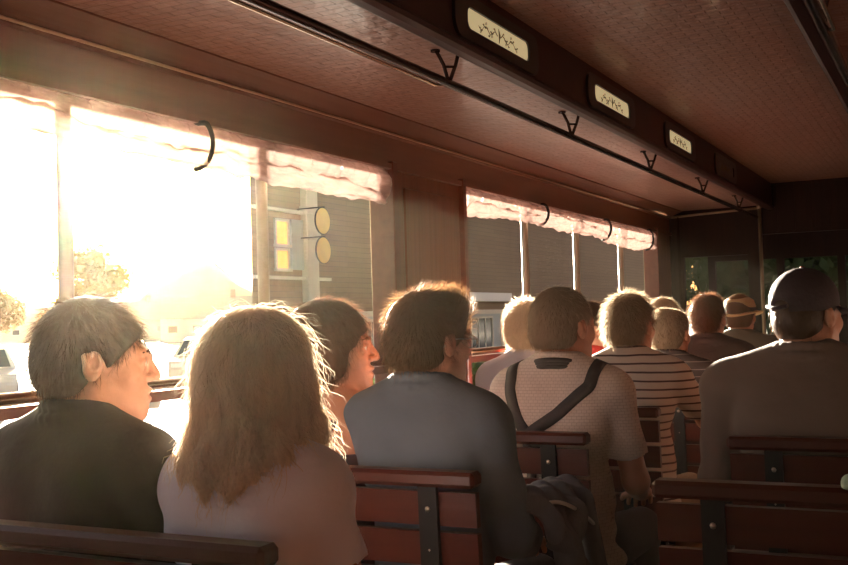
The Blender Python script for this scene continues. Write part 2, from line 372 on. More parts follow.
for z, lab in ((4.62, 'upper'), (3.62, 'lower')):
    s_ = tag(empty('hanging_sign', (-19.0, 30.15, z)), lab + ' of two round amber signs hanging on the brown building', 'sign')
    MB().tube([(-.03, 0, 0), (.03, 0, 0)], .44, 28).build('disc', AMB, s_)
    ring = MB().tube([(0, .45*math.cos(a), .45*math.sin(a)) for a in np.linspace(0, 2*PI, 29)], .03, 6).build('rim', BLACKM, s_)
    MB().tube([(-1.0, 0, .47), (.1, 0, .47)], .025, 6).build('bracket', BLACKM, s_)

t = facade('sky_blocking_building', 8.5, -25, 70, 14, BRICK, -1, (-8, 60))  # unseen building added to block sky light from the right
tag(t, 'tall brick building added out of view on the right to block skylight', 'building')
for k in range(16):
    for z in (1.5, 5.0, 8.5): bwin(t, 3+5*k, 4.6+5*k, z, z+2.0, s=-1)

def house(x, y, w_, d, h, rz, lab, wall, roof):
    t = tag(empty('house', (x, y, GZ), rz), lab, 'house')
    MB().box(-w_/2, w_/2, -d/2, d/2, 0, h).build('wall', wall, t)
    MB().prism([(-d/2-.4, h), (d/2+.4, h), (0, h+d*.32)], 0, -w_/2-.4, w_/2+.4).build('roof', roof, t)
    for k in range(4):
        x0 = -w_/2+w_*(k+.3)/4
        o = MB().box(x0, x0+w_*.10, -d/2-.05, -d/2, h*.4, h*.72).build('window', TRIMW, t); MB().box(x0+.06, x0+w_*.10-.06, -d/2-.07, -d/2-.05, h*.4+.06, h*.72-.06).build('pane', GLASSD, o)
    MB().box(w_*.2, w_*.2+.6, -.3, .3, h+.5, h+d*.32+.8).build('chimney', BRICK, t)
PALE = mat('pale blue grey render', (.42, .45, .47), .8, bump=(10, .1)); TANW = mat('tan render', (.42, .33, .24), .8, bump=(10, .1))
house(-78, 99, 11, 8, 2.6, .6, 'pale house with a slate roof beyond the parked cars, next to the brown building', PALE, ROOF)
house(-108, 118, 12, 9, 2.8, .7, 'tan house far behind the parked cars, left of the pale house', TANW, ROOF)
house(-140, 124, 12, 9, 2.8, .8, 'tan house farthest left, behind the roadside tree', TANW, ROOF)

# hills
V = []; Fc = []; n = 90
for i in range(n+1):
    a = math.radians(26+44*i/n)
    for j, (dd, k) in enumerate(((230, 0), (260, .8), (300, 1.0), (360, .5))):
        h = 8.5+7.5*math.exp(-((math.degrees(a)-38.6)/2.2)**2)+1.6*math.sin(a*19+1)+.9*math.sin(a*47)+.5*math.sin(a*133)
        V.append((-math.sin(a)*dd, math.cos(a)*dd, GZ+h*k*dd/260))
for i in range(n):
    for j in range(3): Fc.append((i*4+j, (i+1)*4+j, (i+1)*4+j+1, i*4+j+1))
o = raw_mesh('hills', V, Fc, mat('wooded hillside', (.13, .10, .06), .9, bump=(.4, .8), var=(.06, .3, (.19, .14, .08)))); tag(o, kind='structure')

LEAF = mat('green leaves', (.10, .15, .035), .6, trans=.4, var=(2, .35, (.17, .19, .05))); LEAFD = mat('dark green leaves', (.035, .06, .018), .6, trans=.25, var=(2, .35, (.06, .09, .025)))
LEAFA = mat('autumn brown leaves', (.24, .15, .06), .6, trans=.4, var=(2, .35, (.30, .20, .07))); BARK = mat('bark', (.10, .07, .05), .9, bump=(20, .6))
def foliage(c, r, n, sz, seed):
    g = np.random.default_rng(seed); c = np.array(c, float); r = np.array(r, float)
    cl = g.normal(0, 1, (14, 3)); cl /= np.linalg.norm(cl, axis=1, keepdims=True); cl = cl*.62
    k = g.integers(0, 14, n); d = g.normal(0, 1, (n, 3)); d /= np.linalg.norm(d, axis=1, keepdims=True)
    p = c+(cl[k]+d*(.42*g.uniform(.75, 1.08, (n, 1))))*r
    u = g.normal(0, 1, (n, 3)); u /= np.linalg.norm(u, axis=1, keepdims=True); v = np.cross(u, g.normal(0, 1, (n, 3))); v /= np.linalg.norm(v, axis=1, keepdims=True)
    s_ = sz*g.uniform(.6, 1.2, (n, 1)); V = np.stack([p-u*s_, p+v*s_*.45, p+u*s_, p-v*s_*.45], 1).reshape(-1, 3)
    Q_ = np.arange(4*n).reshape(n, 4)
    core = MB()
    for q in cl: core.ball(tuple(c+q*r*.95), tuple(r*.27), 8)
    cf = [f for f in core.f]; 
    return V, Q_, core
def tree(x, y, cz, r, trunk, lab, leaf, n=2600, sz=.16, name='tree', cat='tree', grp=None, tr=.14):
    t = tag(empty(name, (x, y, GZ)), lab, cat, grp)
    V, Q_, core = foliage((0, 0, cz-GZ), r, n, sz, int(abs(x*7+y*13)))
    b0 = len(V); cv = np.array(core.v); V = np.concatenate([V, cv]); Q2 = np.array(core.f)+b0
    raw_mesh('crown', V, np.concatenate([Q_, Q2]), leaf, t, smooth=False)
    top = cz-GZ
    b = MB().tube([(0, 0, 0), (.03, .02, trunk*.5), (0, .03, top)], [tr, tr*.8, tr*.35], 8)
    for a in (0, 2.1, 4.2): b.tube([(0, 0, top*.6), (r[0]*.3*math.cos(a), r[0]*.3*math.sin(a), top*.95)], [tr*.5, tr*.2], 6)
    b.build('trunk', BARK, t); return t
tree(-25.5, 26.0, 2.9, (1.35, 1.35, 1.1), 2, 'small brown-leaved tree seen against the sun above the black-shirted man', LEAFA, 4500, .09, tr=.09)
for k, (x, y, h, lab) in enumerate(((-62, 52, 4.0, 'low round tree on the far left, before the tan house'), (-70, 52, 5.0, 'taller tree at the far left edge of the view'), (-66, 66, 3.6, 'low tree beyond the small brown-leaved tree'))):
    tree(x, y, h*.55, (3.2, 3.2, h*.62), 2, lab, LEAFA, 3500, .28)
for k, (x, y, z) in enumerate(((-6.5, 33, 4.8), (-1.3, 17.5, 3.6), (1.6, 24.5, 4.2), (4.2, 18, 3.4), (-4.4, 27, 4.6))):
    tree(x, y, z-.9, (2.3, 2.0, 3.6), 2, ('dark tree ahead of the tram, ' + ('seen through the left cab window', 'seen through the middle of the windscreen', 'beside the cap wearer', 'rightmost, near the brick building', 'far back near the brown building')[k]), LEAFD, 5000, .17, grp='dark trees ahead of the tram')
for k in range(7):
    y = 12.6+1.75*k; x = -9.6-.25*math.sin(k*2)
    tree(x, y, GZ+.42, (.75, .85, .42+.08*math.sin(k*3)), .4, 'low roadside shrub outside the nearer window, ' + ('closest to the tram', 'second along', 'third along', 'fourth along', 'fifth along', 'sixth along', 'last of the row')[k], LEAF, 1300, .09, 'roadside_shrub', 'shrub', 'roadside shrubs', .03)

# parked cars
def make_car(paint):
    t = empty('parked_car')
    prof = [(-2.15, .30), (-2.2, .55), (-2.12, .80), (-1.3, .92), (-.65, 1.38), (.0, 1.46), (.85, 1.42), (1.62, 1.0), (2.12, .92), (2.2, .6), (2.15, .30)]
    V = []; xs = [(-.86, .0), (-.80, .06), (-.62, .0)]
    m = MB(); n = len(prof); secs = []
    for x, k in ((-.80, 0), (-.86, 1), (-.86, 2), (.86, 2), (.86, 1), (.80, 0)): pass
    rows_ = []
    for x, inset in ((-.78, .05), (-.87, 0), (-.87, 0), (.87, 0), (.87, 0), (.78, .05)):
        rows_.append([( (x if z < .95 else x*(1-.28*(z-.92)/.5)), y*(1-inset), z-inset*.3) for y, z in prof])
    vs = [p for r_ in rows_ for p in r_]; fs = []
    for i in range(5):
        for j in range(n): fs.append((i*n+j, i*n+(j+1) % n, (i+1)*n+(j+1) % n, (i+1)*n+j))
    fs.append(tuple(range(n))); fs.append(tuple(range(5*n, 6*n))[::-1])
    m.add(vs, fs); body = m.build('car_body', paint, t)
    g = MB().prism([(-1.18, .97), (-.64, 1.34), (-.05, 1.40), (-.05, .97)], 0, -.845, .845).prism([(.03, .97), (.03, 1.40), (.80, 1.36), (1.42, 1.0)], 0, -.845, .845)
    for v in range(len(g.v)):
        x, y, z = g.v[v]; g.v[v] = (x*(1-.25*(z-.92)/.5), y, z)
    g.build('side_window', GLASSD, t)
    MB().add([(-.74, -1.29, .945), (.74, -1.29, .945), (.60, -.70, 1.365), (-.60, -.70, 1.365)], [(0, 1, 2, 3)]).build('windscreen', GLASSD, t).location = (0, -.012, .008)
    for x in (-.80, .80):
        for y in (-1.35, 1.35):
            w_ = MB().tube([(x-.1, y, .31), (x+.1, y, .31)], .31, 20).build('wheel', mat('tyre rubber', (.02, .02, .02), .8, bump=(50, .1)), t)
            MB().tube([(x-.105, y, .31), (x+.105, y, .31)], .18, 14).build('hubcap', BOLT, w_)
    for x in (-.62, .62): MB().box(x-.16, x+.16, -2.19, -2.10, .62, .74).build('headlamp', mat('lamp glass', (.8, .8, .75), .1, bump=(1, 0)), t)
    for x in (-.62, .62): MB().box(x-.14, x+.14, 2.10, 2.19, .70, .84).build('tail_lamp', mat('red lamp glass', (.4, .02, .02), .2, bump=(1, 0)), t)
    return t
paint = lambda nm, c: mat(nm, c, .25, coat=1, bump=(3, .01))
for x, y, rz, pm, lab in ((-21.8, 18.4, .85, paint('white car paint', (.72, .70, .66)), 'white car parked at the far left, seen behind the black-shirted man'),
                      (-22.5, 24.2, .7, paint('silver car paint', (.5, .5, .48)), 'silver car parked beyond the profile of the black-shirted man'),
                      (-20.6, 25.9, .55, paint('pale cream car paint', (.62, .56, .46)), 'cream car parked nearest to the corner of the brown building')):
    c = make_car(pm); c.location = (x, y, GZ); c.rotation_euler = (0, 0, rz); tag(c, lab, 'car')

def haze(name, lo, hi, dens, g, lab):
    m = bpy.data.materials.new(name); m.use_nodes = True; n = m.node_tree; n.nodes.clear()
    v = n.nodes.new('ShaderNodeVolumeScatter'); v.inputs['Density'].default_value = dens; v.inputs['Anisotropy'].default_value = g; v.inputs['Color'].default_value = (1, .84, .62, 1)
    o_ = n.nodes.new('ShaderNodeOutputMaterial'); n.links.new(v.outputs[0], o_.inputs['Volume'])
    tag(MB().box(lo[0], hi[0], lo[1], hi[1], lo[2], hi[2]).build(name, m), lab, 'haze', kind='stuff')
haze('glare_haze', (XL-.05, Y0+.01, .01), (XR+.05, 9.2, 2.10), .0010, .93, 'added haze volume imitating lens glare from the sun inside the tram')  # volume added to imitate the lens veil around the sun
haze('street_glow_haze', (-130, -8, GZ+.01), (-2.2, 110, 22), .00005, .80, 'thin added haze volume glowing over the street toward the sun')  # volume added for the glow over hills and facade

# ------------------------------------------------------------------ fittings
t = tag(empty('partition_frame', (D0, Y1-.03, 0)), 'thin pale metal pole and crossbar framing the end partition beside the aisle', 'pole')
MB().tube([(0, 0, 0), (0, 0, 1.94)], .013, 12).build('pole', STEEL, t)
MB().tube([(0, 0, 1.93), (-.655, 0, 1.905)], .009, 10).build('crossbar', STEEL, t)
MB().tube([(-.59, 0, 0), (-.59, 0, 1.905)], .008, 10).build('upright', DARKRAIL, t)
c_ = MB().ball((0, 0, 1.94), .02).build('finial', STEEL, t)
MB().tube([(0, 0, 1.935), (0, 0, 2.10)], .008, 8).build('hanger', STEEL, t)

def handrail(x, lab, s):
    t = tag(empty('handrail', (x, 0, 1.86)), lab, 'handrail')
    MB().tube([(0, Y0+.1, 0), (0, Y1-.1, 0)], .0125, 12).build('rail', DARKRAIL, t)
    MB().tube([(-.024*s, -1.2, -.008), (-.024*s, 2.62, -.008), (-.012*s, 2.66, 0)], .005, 8).build('pull_cord', CHROME, t)
    for y in (-.2, 1.3, 2.66, 3.72, 4.85, 6.0, 7.1):
        br = MB().tube([(0, y, 0), (-.005*s, y-.02, .05), (-.02*s, y-.04, .092)], [.006, .0055, .0055], 8).tube([(0, y, 0), (.02*s, y+.005, .05), (.035*s, y, .092)], [.006, .0055, .0055], 8).tube([(-.008*s, y-.02, .045), (.018*s, y, .045)], .004, 8)
        br = br.build('bracket', DARKRAIL, t)
        MB().tube([(-.02*s, y-.04, .084), (-.02*s, y-.04, .0895)], .014, 10).build('flange', DARKRAIL, br); MB().tube([(.035*s, y, .084), (.035*s, y, .0895)], .014, 10).build('flange', DARKRAIL, br)
    return t
handrail(-1.245, 'long dark handrail hung from the ceiling above the left seats', 1)
handrail(-.250, 'dark handrail hung from the ceiling right of the aisle', -1)

CANVAS = mat('brown canvas', (.07, .05, .04), .9, bump=(200, .3))  # blinds added on the unseen right side to cut fill light
for (a, c), lab in ((W1, 'beside the camera'), (W2, 'near the end wall'), (W0, 'behind the camera')):
    bl = tag(empty('fill_blocking_blind', (mx(XL-.03), 0, WT-.04)), 'added brown canvas blind blocking fill light at the right-hand window ' + lab, 'blind', 'added light-blocking blinds')
    MB().tube([(0, a+.03, 0), (0, c-.03, 0)], .020, 12).build('roller', WOOD_RED, bl)
    o = raw_mesh('canvas', [(.003*math.sin(y*9+z*7)+.024, y, -z) for y in np.linspace(a+.03, c-.03, 60) for z in np.linspace(0, WT-WB-.10, 16)], [(i*16+j, i*16+j+1, i*16+j+17, i*16+j+16) for i in range(59) for j in range(15)], CANVAS, bl); md = o.modifiers.new('thick', 'SOLIDIFY'); md.thickness = .002
    MB().box(.014, .034, a+.03, c-.03, -(WT-WB-.08), -(WT-WB-.12)).build('bottom_bar', WOOD_RED, bl)

# clerestory panes
PANE = mat('glowing cream etched glass', (.78, .70, .46), .35, emit=((1.0, .80, .42), .38), var=(9, .3, (.68, .66, .38)))  # emission stands in for daylight coming through the panes
ETCH = mat('olive etching', (.26, .22, .09), .5, bump=(30, .1))
REC = mat('black pane surround', (.012, .011, .013), .3, bump=(40, .05))
def rrect(L, H, r, n=6):
    o = []
    for cx, cz, a0 in ((L/2-r, H/2-r, 0), (-L/2+r, H/2-r, 90), (-L/2+r, -H/2+r, 180), (L/2-r, -H/2+r, 270)):
        for i in range(n+1):
            a = math.radians(a0+90*i/n); o.append((cx+r*math.cos(a), cz+r*math.sin(a)))
    return o
def clere(y, lab, dark=False, sgn=1):
    t = tag(empty('clerestory_pane', (CB if sgn > 0 else mx(CB), y, 2.012), 0 if sgn > 0 else PI), lab, 'window pane')
    outer = rrect(.62, .125, .045); inner = rrect(.46, .060, .022)
    n = len(outer); vs = []
    for x in (0.0, .010):
        for pl in (outer, inner): vs += [(x, p[0], p[1]) for p in pl]
    fs = []
    for i in range(n):
        j = (i+1) % n
        fs += [(2*n+i, 2*n+j, 3*n+j, 3*n+i), (i, j, 2*n+j, 2*n+i), (n+i, n+j, 3*n+j, 3*n+i), (i, j, n+j, n+i)]
    MB().add(vs, fs).build('surround', REC, t)
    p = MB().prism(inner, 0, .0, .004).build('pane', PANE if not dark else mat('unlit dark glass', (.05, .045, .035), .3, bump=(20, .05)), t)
    e = MB(); rnd = random.Random(3)
    for s_ in (-1, 1):                                            # a vine with leaves either side of a bud
        vine = [(.0045, s_*(.012+.0135*k), .009*math.sin(k*1.25)-.003) for k in range(11)]
        e.tube(vine, [.0016-.0001*k for k in range(11)], 6)
        for k in range(1, 10):
            y_, z_ = vine[k][1], vine[k][2]; q = 1 if k % 2 else -1; L_ = .017-.0008*k
            e.tube([(.0045, y_, z_), (.0045, y_+s_*L_*.5, z_+q*L_*.45), (.0045, y_+s_*L_*1.0, z_+q*L_*.35)], [.0008, .0026, .0004], 6)
            if k % 3 == 0: e.tube([(.0045, y_+.006*math.cos(a)*(1-a/8), z_-q*.007+.006*math.sin(a)*(1-a/8)) for a in np.linspace(0, 5.5, 10)], .0009, 5)
    e.tube([(.0045, 0, -.022), (.0045, .003, .0), (.0045, -.002, .021)], [.0006, .0042, .0006], 6)
    e.build('etching', ETCH, p)
    return t
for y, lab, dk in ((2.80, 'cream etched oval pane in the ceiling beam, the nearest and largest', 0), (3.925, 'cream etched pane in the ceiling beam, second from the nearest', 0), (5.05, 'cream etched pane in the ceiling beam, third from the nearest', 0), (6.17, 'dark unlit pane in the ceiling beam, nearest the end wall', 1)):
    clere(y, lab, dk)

# rolled clear curtains
def curtain(nm, y0, y1, zt, drop, lab, roll, straps, seed):
    ny = int((y1-y0)/.009); nc = 30; V = []; Fc = []
    def nz(y, a): return sum(math.sin(y*f*(1+.15*a)+p+a*2)*w for f, p, w in ((3.1, seed, .5), (7.7, 1.3*seed, .3), (17, 2.1*seed, .28), (37, .7*seed, .2), (71, 1.9*seed, .12)))
    for i in range(ny+1):
        y = y0+(y1-y0)*i/ny; e = max(.12, min(1, (y-y0)/.05, (y1-y)/.05))**.5
        D = drop(y)+.006*nz(y, 0); R = roll*(1+.22*nz(y*.8, 2))*e; H_ = D-2*R
        for j in range(nc):
            t_ = j/nc
            if t_ < .2: q = t_/.2; x = -.006-.016*math.sin(q*PI)*(1+nz(y, 1)); z = -q*H_+.006*nz(y*2, 4)*math.sin(q*PI)
            elif t_ < .8:                                    # the rolled bundle
                a = (t_-.2)/.6*2*PI; rr = R*(1+.30*math.sin(2*a+5*y+nz(y, 2))+.16*math.sin(5*a-19*y)+.10*math.sin(9*a+47*y+seed))
                x = -rr*math.sin(a)*.9; z = -(D-R)+rr*math.cos(a)
            else:
                q = (t_-.8)/.2; x = .006+.020*math.sin(q*PI)*(1+nz(y*1.3, 3)); z = -H_*(1-q)+.006*nz(y*2.3, 5)*math.sin(q*PI)
            V.append((x+.003*nz(y*4, t_*9), y, z))
    for i in range(ny):
        for j in range(nc): Fc.append((i*nc+j, i*nc+(j+1) % nc, (i+1)*nc+(j+1) % nc, (i+1)*nc+j))
    m = MATS.get('clear crumpled vinyl') or mat('clear crumpled vinyl', (.66, .50, .46), .2, bump=(30, 1.0, (1, .5, 1.6)), trans=.24, coat=.2, var=(11, .10, (.16, .08, .065), (1, .45, 2.2)))  # dark of the creases put into the colour as brown noise
    if 'clear' not in m:
        m['clear'] = 1; n_ = m.node_tree; oo = n_.nodes['Material Output']; src = oo.inputs[0].links[0].from_socket
        tb = n_.nodes.new('ShaderNodeBsdfTransparent'); tb.inputs[0].default_value = (1, .95, .92, 1); mx_ = n_.nodes.new('ShaderNodeMixShader'); mx_.inputs[0].default_value = .22
        n_.links.new(src, mx_.inputs[1]); n_.links.new(tb.outputs[0], mx_.inputs[2]); n_.links.new(mx_.outputs[0], oo.inputs[0])
    o = raw_mesh('rolled_curtain', V, Fc, m)
    o.location = (XL+.008, 0, zt); tag(o, lab, 'curtain')
    for ys in straps:
        D = drop(ys)
        s_ = MB(); pts = [(.0+.03*math.sin(a)*1.1-.003, ys-.01+.016*math.sin(a), -D*.45+(D*.58)*math.cos(a)) for a in np.linspace(-.5, PI+.1, 22)]
        pts = [(p[0]*1.3+.006*math.sin(a), p[1], min(p[2], .0)) for p, a in zip(pts, np.linspace(-.5, PI+.1, 22))]
        s_.tube(pts, .0075, 6); s_.build('strap', BLACKM, o)
    return o
curtain('a', .30, 3.44, WT, lambda y: .095+.045*max(0, min(1, (y-1.8)/.9))+.010*math.sin(y*3.4+1), 'rolled clear vinyl curtain bunched along the top of the nearer window opening', .026, (1.2, 2.36), 2.3)
curtain('b', 4.17, 7.40, WT, lambda y: .115+.012*math.sin(y*2.1)+.015*(y > 6.2), 'rolled clear vinyl curtain along the top of the farther window opening', .028, (5.1, 6.2, 7.2), 4.1)

# ------------------------------------------------------------------ benches
def make_bench():
    t = empty('bench')
    W = .968
    def yb(z): return .005+(.87-z)*.07
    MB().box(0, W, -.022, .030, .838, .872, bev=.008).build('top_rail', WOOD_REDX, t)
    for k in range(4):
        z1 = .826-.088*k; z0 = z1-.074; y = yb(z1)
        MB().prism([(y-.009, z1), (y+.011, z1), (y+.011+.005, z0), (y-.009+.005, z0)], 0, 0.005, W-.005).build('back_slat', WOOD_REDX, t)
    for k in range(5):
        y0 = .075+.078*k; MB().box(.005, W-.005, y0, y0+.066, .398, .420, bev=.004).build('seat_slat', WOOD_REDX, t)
    for x in (.115, W-.115):
        b = MB()
        b.prism([(-.012, .838), (-.001, .838), (.030, .42), (.042, 0), (-.0, 0), (.005, .42)], 0, x-.022, x+.022)
        b.box(x-.018, x+.018, .02, .46, .365, .397)
        b.prism([(.40, .366), (.44, .366), (.475, 0), (.445, 0)], 0, x-.016, x+.016)
        b.box(x-.025, x+.025, -.02, .06, 0, .012); b.box(x-.025, x+.025, .43, .49, 0, .012)
        o = b.build('iron_frame', BLACKM, t)
        for k in range(4):
            z = .826-.088*k-.037; y = yb(z)-.012
            MB().ball((x, y-.008, z), (.007, .004, .007), 8).build('bolt', BOLT, o)
    return t
ROWS = [1.29, 2.045, 2.80, 3.585, 4.35, 5.11, 5.87]
desc_l = ['nearest the camera, behind the blonde woman', 'behind the man in glasses', 'behind the man in braces', 'behind the man in the striped shirt', 'behind the balding man', 'behind the plain dark shirt', 'behind the person in the straw hat']
bench0 = make_bench()
for k, y in enumerate(ROWS):
    b_ = bench0 if k == 0 else copy_tree(bench0)
    b_.location = (XL+.012, y, 0)
    tag(b_, 'red slatted bench left of the aisle, ' + desc_l[k], 'bench', 'slatted benches of the tram')
desc_r = ['in the bottom right corner', 'behind the man in the dark cap', 'in front of the man in the dark cap']
for k in range(1, 4):
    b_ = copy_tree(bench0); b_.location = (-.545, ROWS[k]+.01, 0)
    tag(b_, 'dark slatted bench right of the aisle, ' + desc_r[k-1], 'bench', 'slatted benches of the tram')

# ------------------------------------------------------------------ distance-field modelling for people
class Frame:
    def __init__(s, R=np.eye(3), t=(0, 0, 0), sc=1.0, piv=(0, 0, 0)): s.R = R; s.t = np.array(t, float); s.sc = sc; s.piv = np.array(piv, float)
    def fwd(s, p): return s.R @ (np.array(p, float)*s.sc)+s.t
class Field:
    def __init__(s, lo, hi, res):
        s.lo = np.array(lo, float); s.res = res; s.n = np.ceil((np.array(hi)-lo)/res).astype(int)+1
        s.d = np.full(s.n, .08, np.float32); s.ax = [s.lo[i]+res*np.arange(s.n[i]) for i in range(3)]
    def sub(s, lo, hi):
        a = np.clip(np.floor((np.array(lo)-s.lo)/s.res).astype(int), 0, s.n); b = np.clip(np.ceil((np.array(hi)-s.lo)/s.res).astype(int)+1, 0, s.n)
        sl = tuple(slice(a[i], b[i]) for i in range(3))
        return sl, s.ax[0][sl[0]][:, None, None], s.ax[1][sl[1]][None, :, None], s.ax[2][sl[2]][None, None, :]
    def merge(s, sl, q, k, cut=False):
        d = s.d[sl]
        if cut: q = -q; h = np.clip(.5-.5*(q-d)/k*-1, 0, 1) if False else np.maximum(k-np.abs(d-q), 0)/k; s.d[sl] = np.maximum(d, q)+h*h*k*.25
        else: h = np.maximum(k-np.abs(d-q), 0)/k; s.d[sl] = np.minimum(d, q)-h*h*k*.25
    def ell(s, c, r, k=.02, fr=None, e=0, cut=False):
        fr = fr or Frame(); r = np.array(r, float)*fr.sc+e; c = fr.fwd(c); m = max(r)+k+3*s.res
        sl, X, Y, Z = s.sub(c-m, c+m)
        if s.d[sl].size == 0: return
        X = X-c[0]; Y = Y-c[1]; Z = Z-c[2]; R = fr.R
        x = R[0, 0]*X+R[1, 0]*Y+R[2, 0]*Z; y = R[0, 1]*X+R[1, 1]*Y+R[2, 1]*Z; z = R[0, 2]*X+R[1, 2]*Y+R[2, 2]*Z
        k0 = np.sqrt((x/r[0])**2+(y/r[1])**2+(z/r[2])**2); k1 = np.sqrt((x/r[0]**2)**2+(y/r[1]**2)**2+(z/r[2]**2)**2)+1e-6
        s.merge(sl, (k0*(k0-1)/k1).astype(np.float32), k, cut)
    def cap(s, a, b, ra, rb, k=.02, fr=None, e=0, cut=False):
        fr = fr or Frame(); a = fr.fwd(a); b = fr.fwd(b); ra = ra*fr.sc+e; rb = rb*fr.sc+e; m = max(ra, rb)+k+3*s.res
        sl, X, Y, Z = s.sub(np.minimum(a, b)-m, np.maximum(a, b)+m)
        if s.d[sl].size == 0: return
        ab = b-a; L = ab@ab+1e-9; X = X-a[0]; Y = Y-a[1]; Z = Z-a[2]
        h = np.clip((X*ab[0]+Y*ab[1]+Z*ab[2])/L, 0, 1)
        q = np.sqrt((X-h*ab[0])**2+(Y-h*ab[1])**2+(Z-h*ab[2])**2)-(ra+(rb-ra)*h)
        s.merge(sl, q.astype(np.float32), k, cut)
    def half(s, n, c, fn=None):
        """keep the side n.p > c"""
        X, Y, Z = s.ax[0][:, None, None], s.ax[1][None, :, None], s.ax[2][None, None, :]
        s.d = np.maximum(s.d, (c-(n[0]*X+n[1]*Y+n[2]*Z)).astype(np.float32))
    def at(s, P):
        i = np.clip(np.round((P-s.lo)/s.res).astype(int), 1, s.n-2); return s.d[i[:, 0], i[:, 1], i[:, 2]]
    def grad(s, P):
        i = np.clip(np.round((P-s.lo)/s.res).astype(int), 2, s.n-3); g = np.empty_like(P)
        for a in range(3):
            j = i.copy(); j[:, a] += 1; l = i.copy(); l[:, a] -= 1
            g[:, a] = s.d[j[:, 0], j[:, 1], j[:, 2]]-s.d[l[:, 0], l[:, 1], l[:, 2]]
        return g/(np.linalg.norm(g, axis=1, keepdims=True)+1e-9)
    def mesh(s):
        s.d[[0, -1]] = .05; s.d[:, [0, -1]] = .05; s.d[:, :, [0, -1]] = .05
        g = vdb.FloatGrid(.08); g.copyFromArray(np.ascontiguousarray(s.d)); P, T, Q = g.convertToPolygons(0.0, 0.0) if False else (None, None, None)
        P, Q = g.convertToQuads(0.0)
        return P*s.res+s.lo, Q
    def build(s, name, m, parent=None):
        P, Q = s.mesh()
        o = raw_mesh(name, P, Q[:, ::-1] if FLIP else Q, m, parent); return o
_t = Field((-.1,)*3, (.1,)*3, .02); _t.ell((0, 0, 0), (.05,)*3, .001); _P, _Q = _t.mesh()
_a, _b, _c = _P[_Q[0][0]], _P[_Q[0][1]], _P[_Q[0][2]]
FLIP = bool(np.dot(np.cross(_b-_a, _c-_a), _a+_b+_c) < 0)

def rot(yaw, pitch, roll):
    return np.array(Matrix.Rotation(yaw, 3, 'Z') @ Matrix.Rotation(pitch, 3, 'X') @ Matrix.Rotation(roll, 3, 'Y'))

def head_prims(f, H, face=1.0):
    f.ell((0, -.015, .028), (.076, .097, .086), .02, H)
    f.ell((0, .028, -.030), (.060, .066, .080), .025, H)
    for s_ in (-1, 1):
        f.cap((s_*.052, .0, -.055), (s_*.012, .074, -.090), .020, .017, .02, H)
        f.ell((s_*.036, .058, -.022), (.026, .026, .024), .015, H)
        f.cap((s_*.034, .080, .022), (s_*.010, .088, .020), .011, .010, .012, H)
    f.ell((0, .076, -.092), (.023, .022, .020), .014, H); f.ell((0, .064, -.068), (.036, .034, .032), .014, H)
    for s_ in (-1, 1): f.ell((s_*.031, .098, .004), (.017, .015, .011), .010, H, cut=True)
    for s_ in (-1, 1): f.ell((s_*.031, .079, .003), (.0125, .0115, .0115), .004, H); f.cap((s_*.019, .088, .0085), (s_*.043, .084, .0085), .0045, .004, .003, H); f.cap((s_*.021, .087, -.006), (s_*.041, .084, -.006), .0038, .0035, .003, H)
    f.cap((0, .090, .016), (0, .110, -.020), .0065, .0100, .008, H); f.ell((0, .109, -.024), (.011, .011, .009), .005, H)
    for s_ in (-1, 1): f.ell((s_*.012, .099, -.027), (.008, .009, .007), .006, H)
    f.cap((-.016, .087, -.050), (.016, .087, -.050), .0075, .0075, .008, H); f.ell((0, .098, -.0505), (.015, .008, .0065), .005, H)
    f.ell((0, .096, -.0665), (.017, .009, .007), .006, H)
    f.ell((0, .108, -.0585), (.024, .010, .0026), .003, H, cut=True)
    for s_ in (-1, 1):
        f.ell((s_*.079, -.008, -.004), (.010, .018, .030), .006, H); f.cap((s_*.083, -.022, .012), (s_*.083, -.016, -.016), .007, .006, .004, H)
        f.ell((s_*.090, -.002, .002), (.008, .010, .014), .004, H, cut=True)
def mkhead(p):
    sc = p.get('s', 1); b = .42+(1.075-.42)*sc
    R = rot(-math.radians(p.get('yaw', 0)), math.radians(p.get('pitch', 0)), math.radians(p.get('tilt', 0)))
    piv = np.array([0, .005, b])                                   # base of the skull
    lean = np.array(p.get('lean', (0, 0, 0)), float)
    hs = p.get('hs', 1)*1.0
    t = piv+R @ (np.array([0, .018, .085])*hs)+lean
    return Frame(R, t, hs)
def upframe(p): sc = p.get('s', 1); return Frame(np.eye(3), (0, 0, .42*(1-sc)), sc)
def arm_pts(p, s_):
    w_ = p.get('w', 1)
    key = 'armR' if s_ > 0 else 'armL'
    sh = (s_*.178*w_, -.008, .965)
    if key in p: el, wr, hd = p[key]
    else: el = (s_*(.205*w_+.015), .05, .705); wr = (s_*.155, .27, .635); hd = (s_*.125, .36, .615)
    return sh, el, wr, hd
def body_core(f, p, U, e=0, arms=True):
    w_ = p.get('w', 1); g = p.get('belly', 0)
    f.ell((0, 0, .52), (.165*w_, .120, .12), .03, U, e)
    f.ell((0, .015+g*.3, .67), (.148*w_+g*.5, .108+g, .15), .05, U, e)
    f.ell((0, -.002, .88), (.160*w_, .108+g*.3, .15), .05, U, e)
    f.cap((-.135*w_, -.012, .975), (.135*w_, -.012, .975), .055, .055, .05, U, e)
    for s_ in (-1, 1):
        f.cap((s_*.035, -.02, 1.045), (s_*.150*w_, -.012, .990), .042, .040, .04, U, e)
        f.ell((s_*.085, -.055, .90), (.06, .045, .08), .05, U, e)
        f.ell((s_*.178*w_, -.008, .965), (.052*w_, .055, .056), .03, U, e)
        if p.get('bust'): f.ell((s_*.07, .085, .86), (.055, .05, .055), .03, U, e)
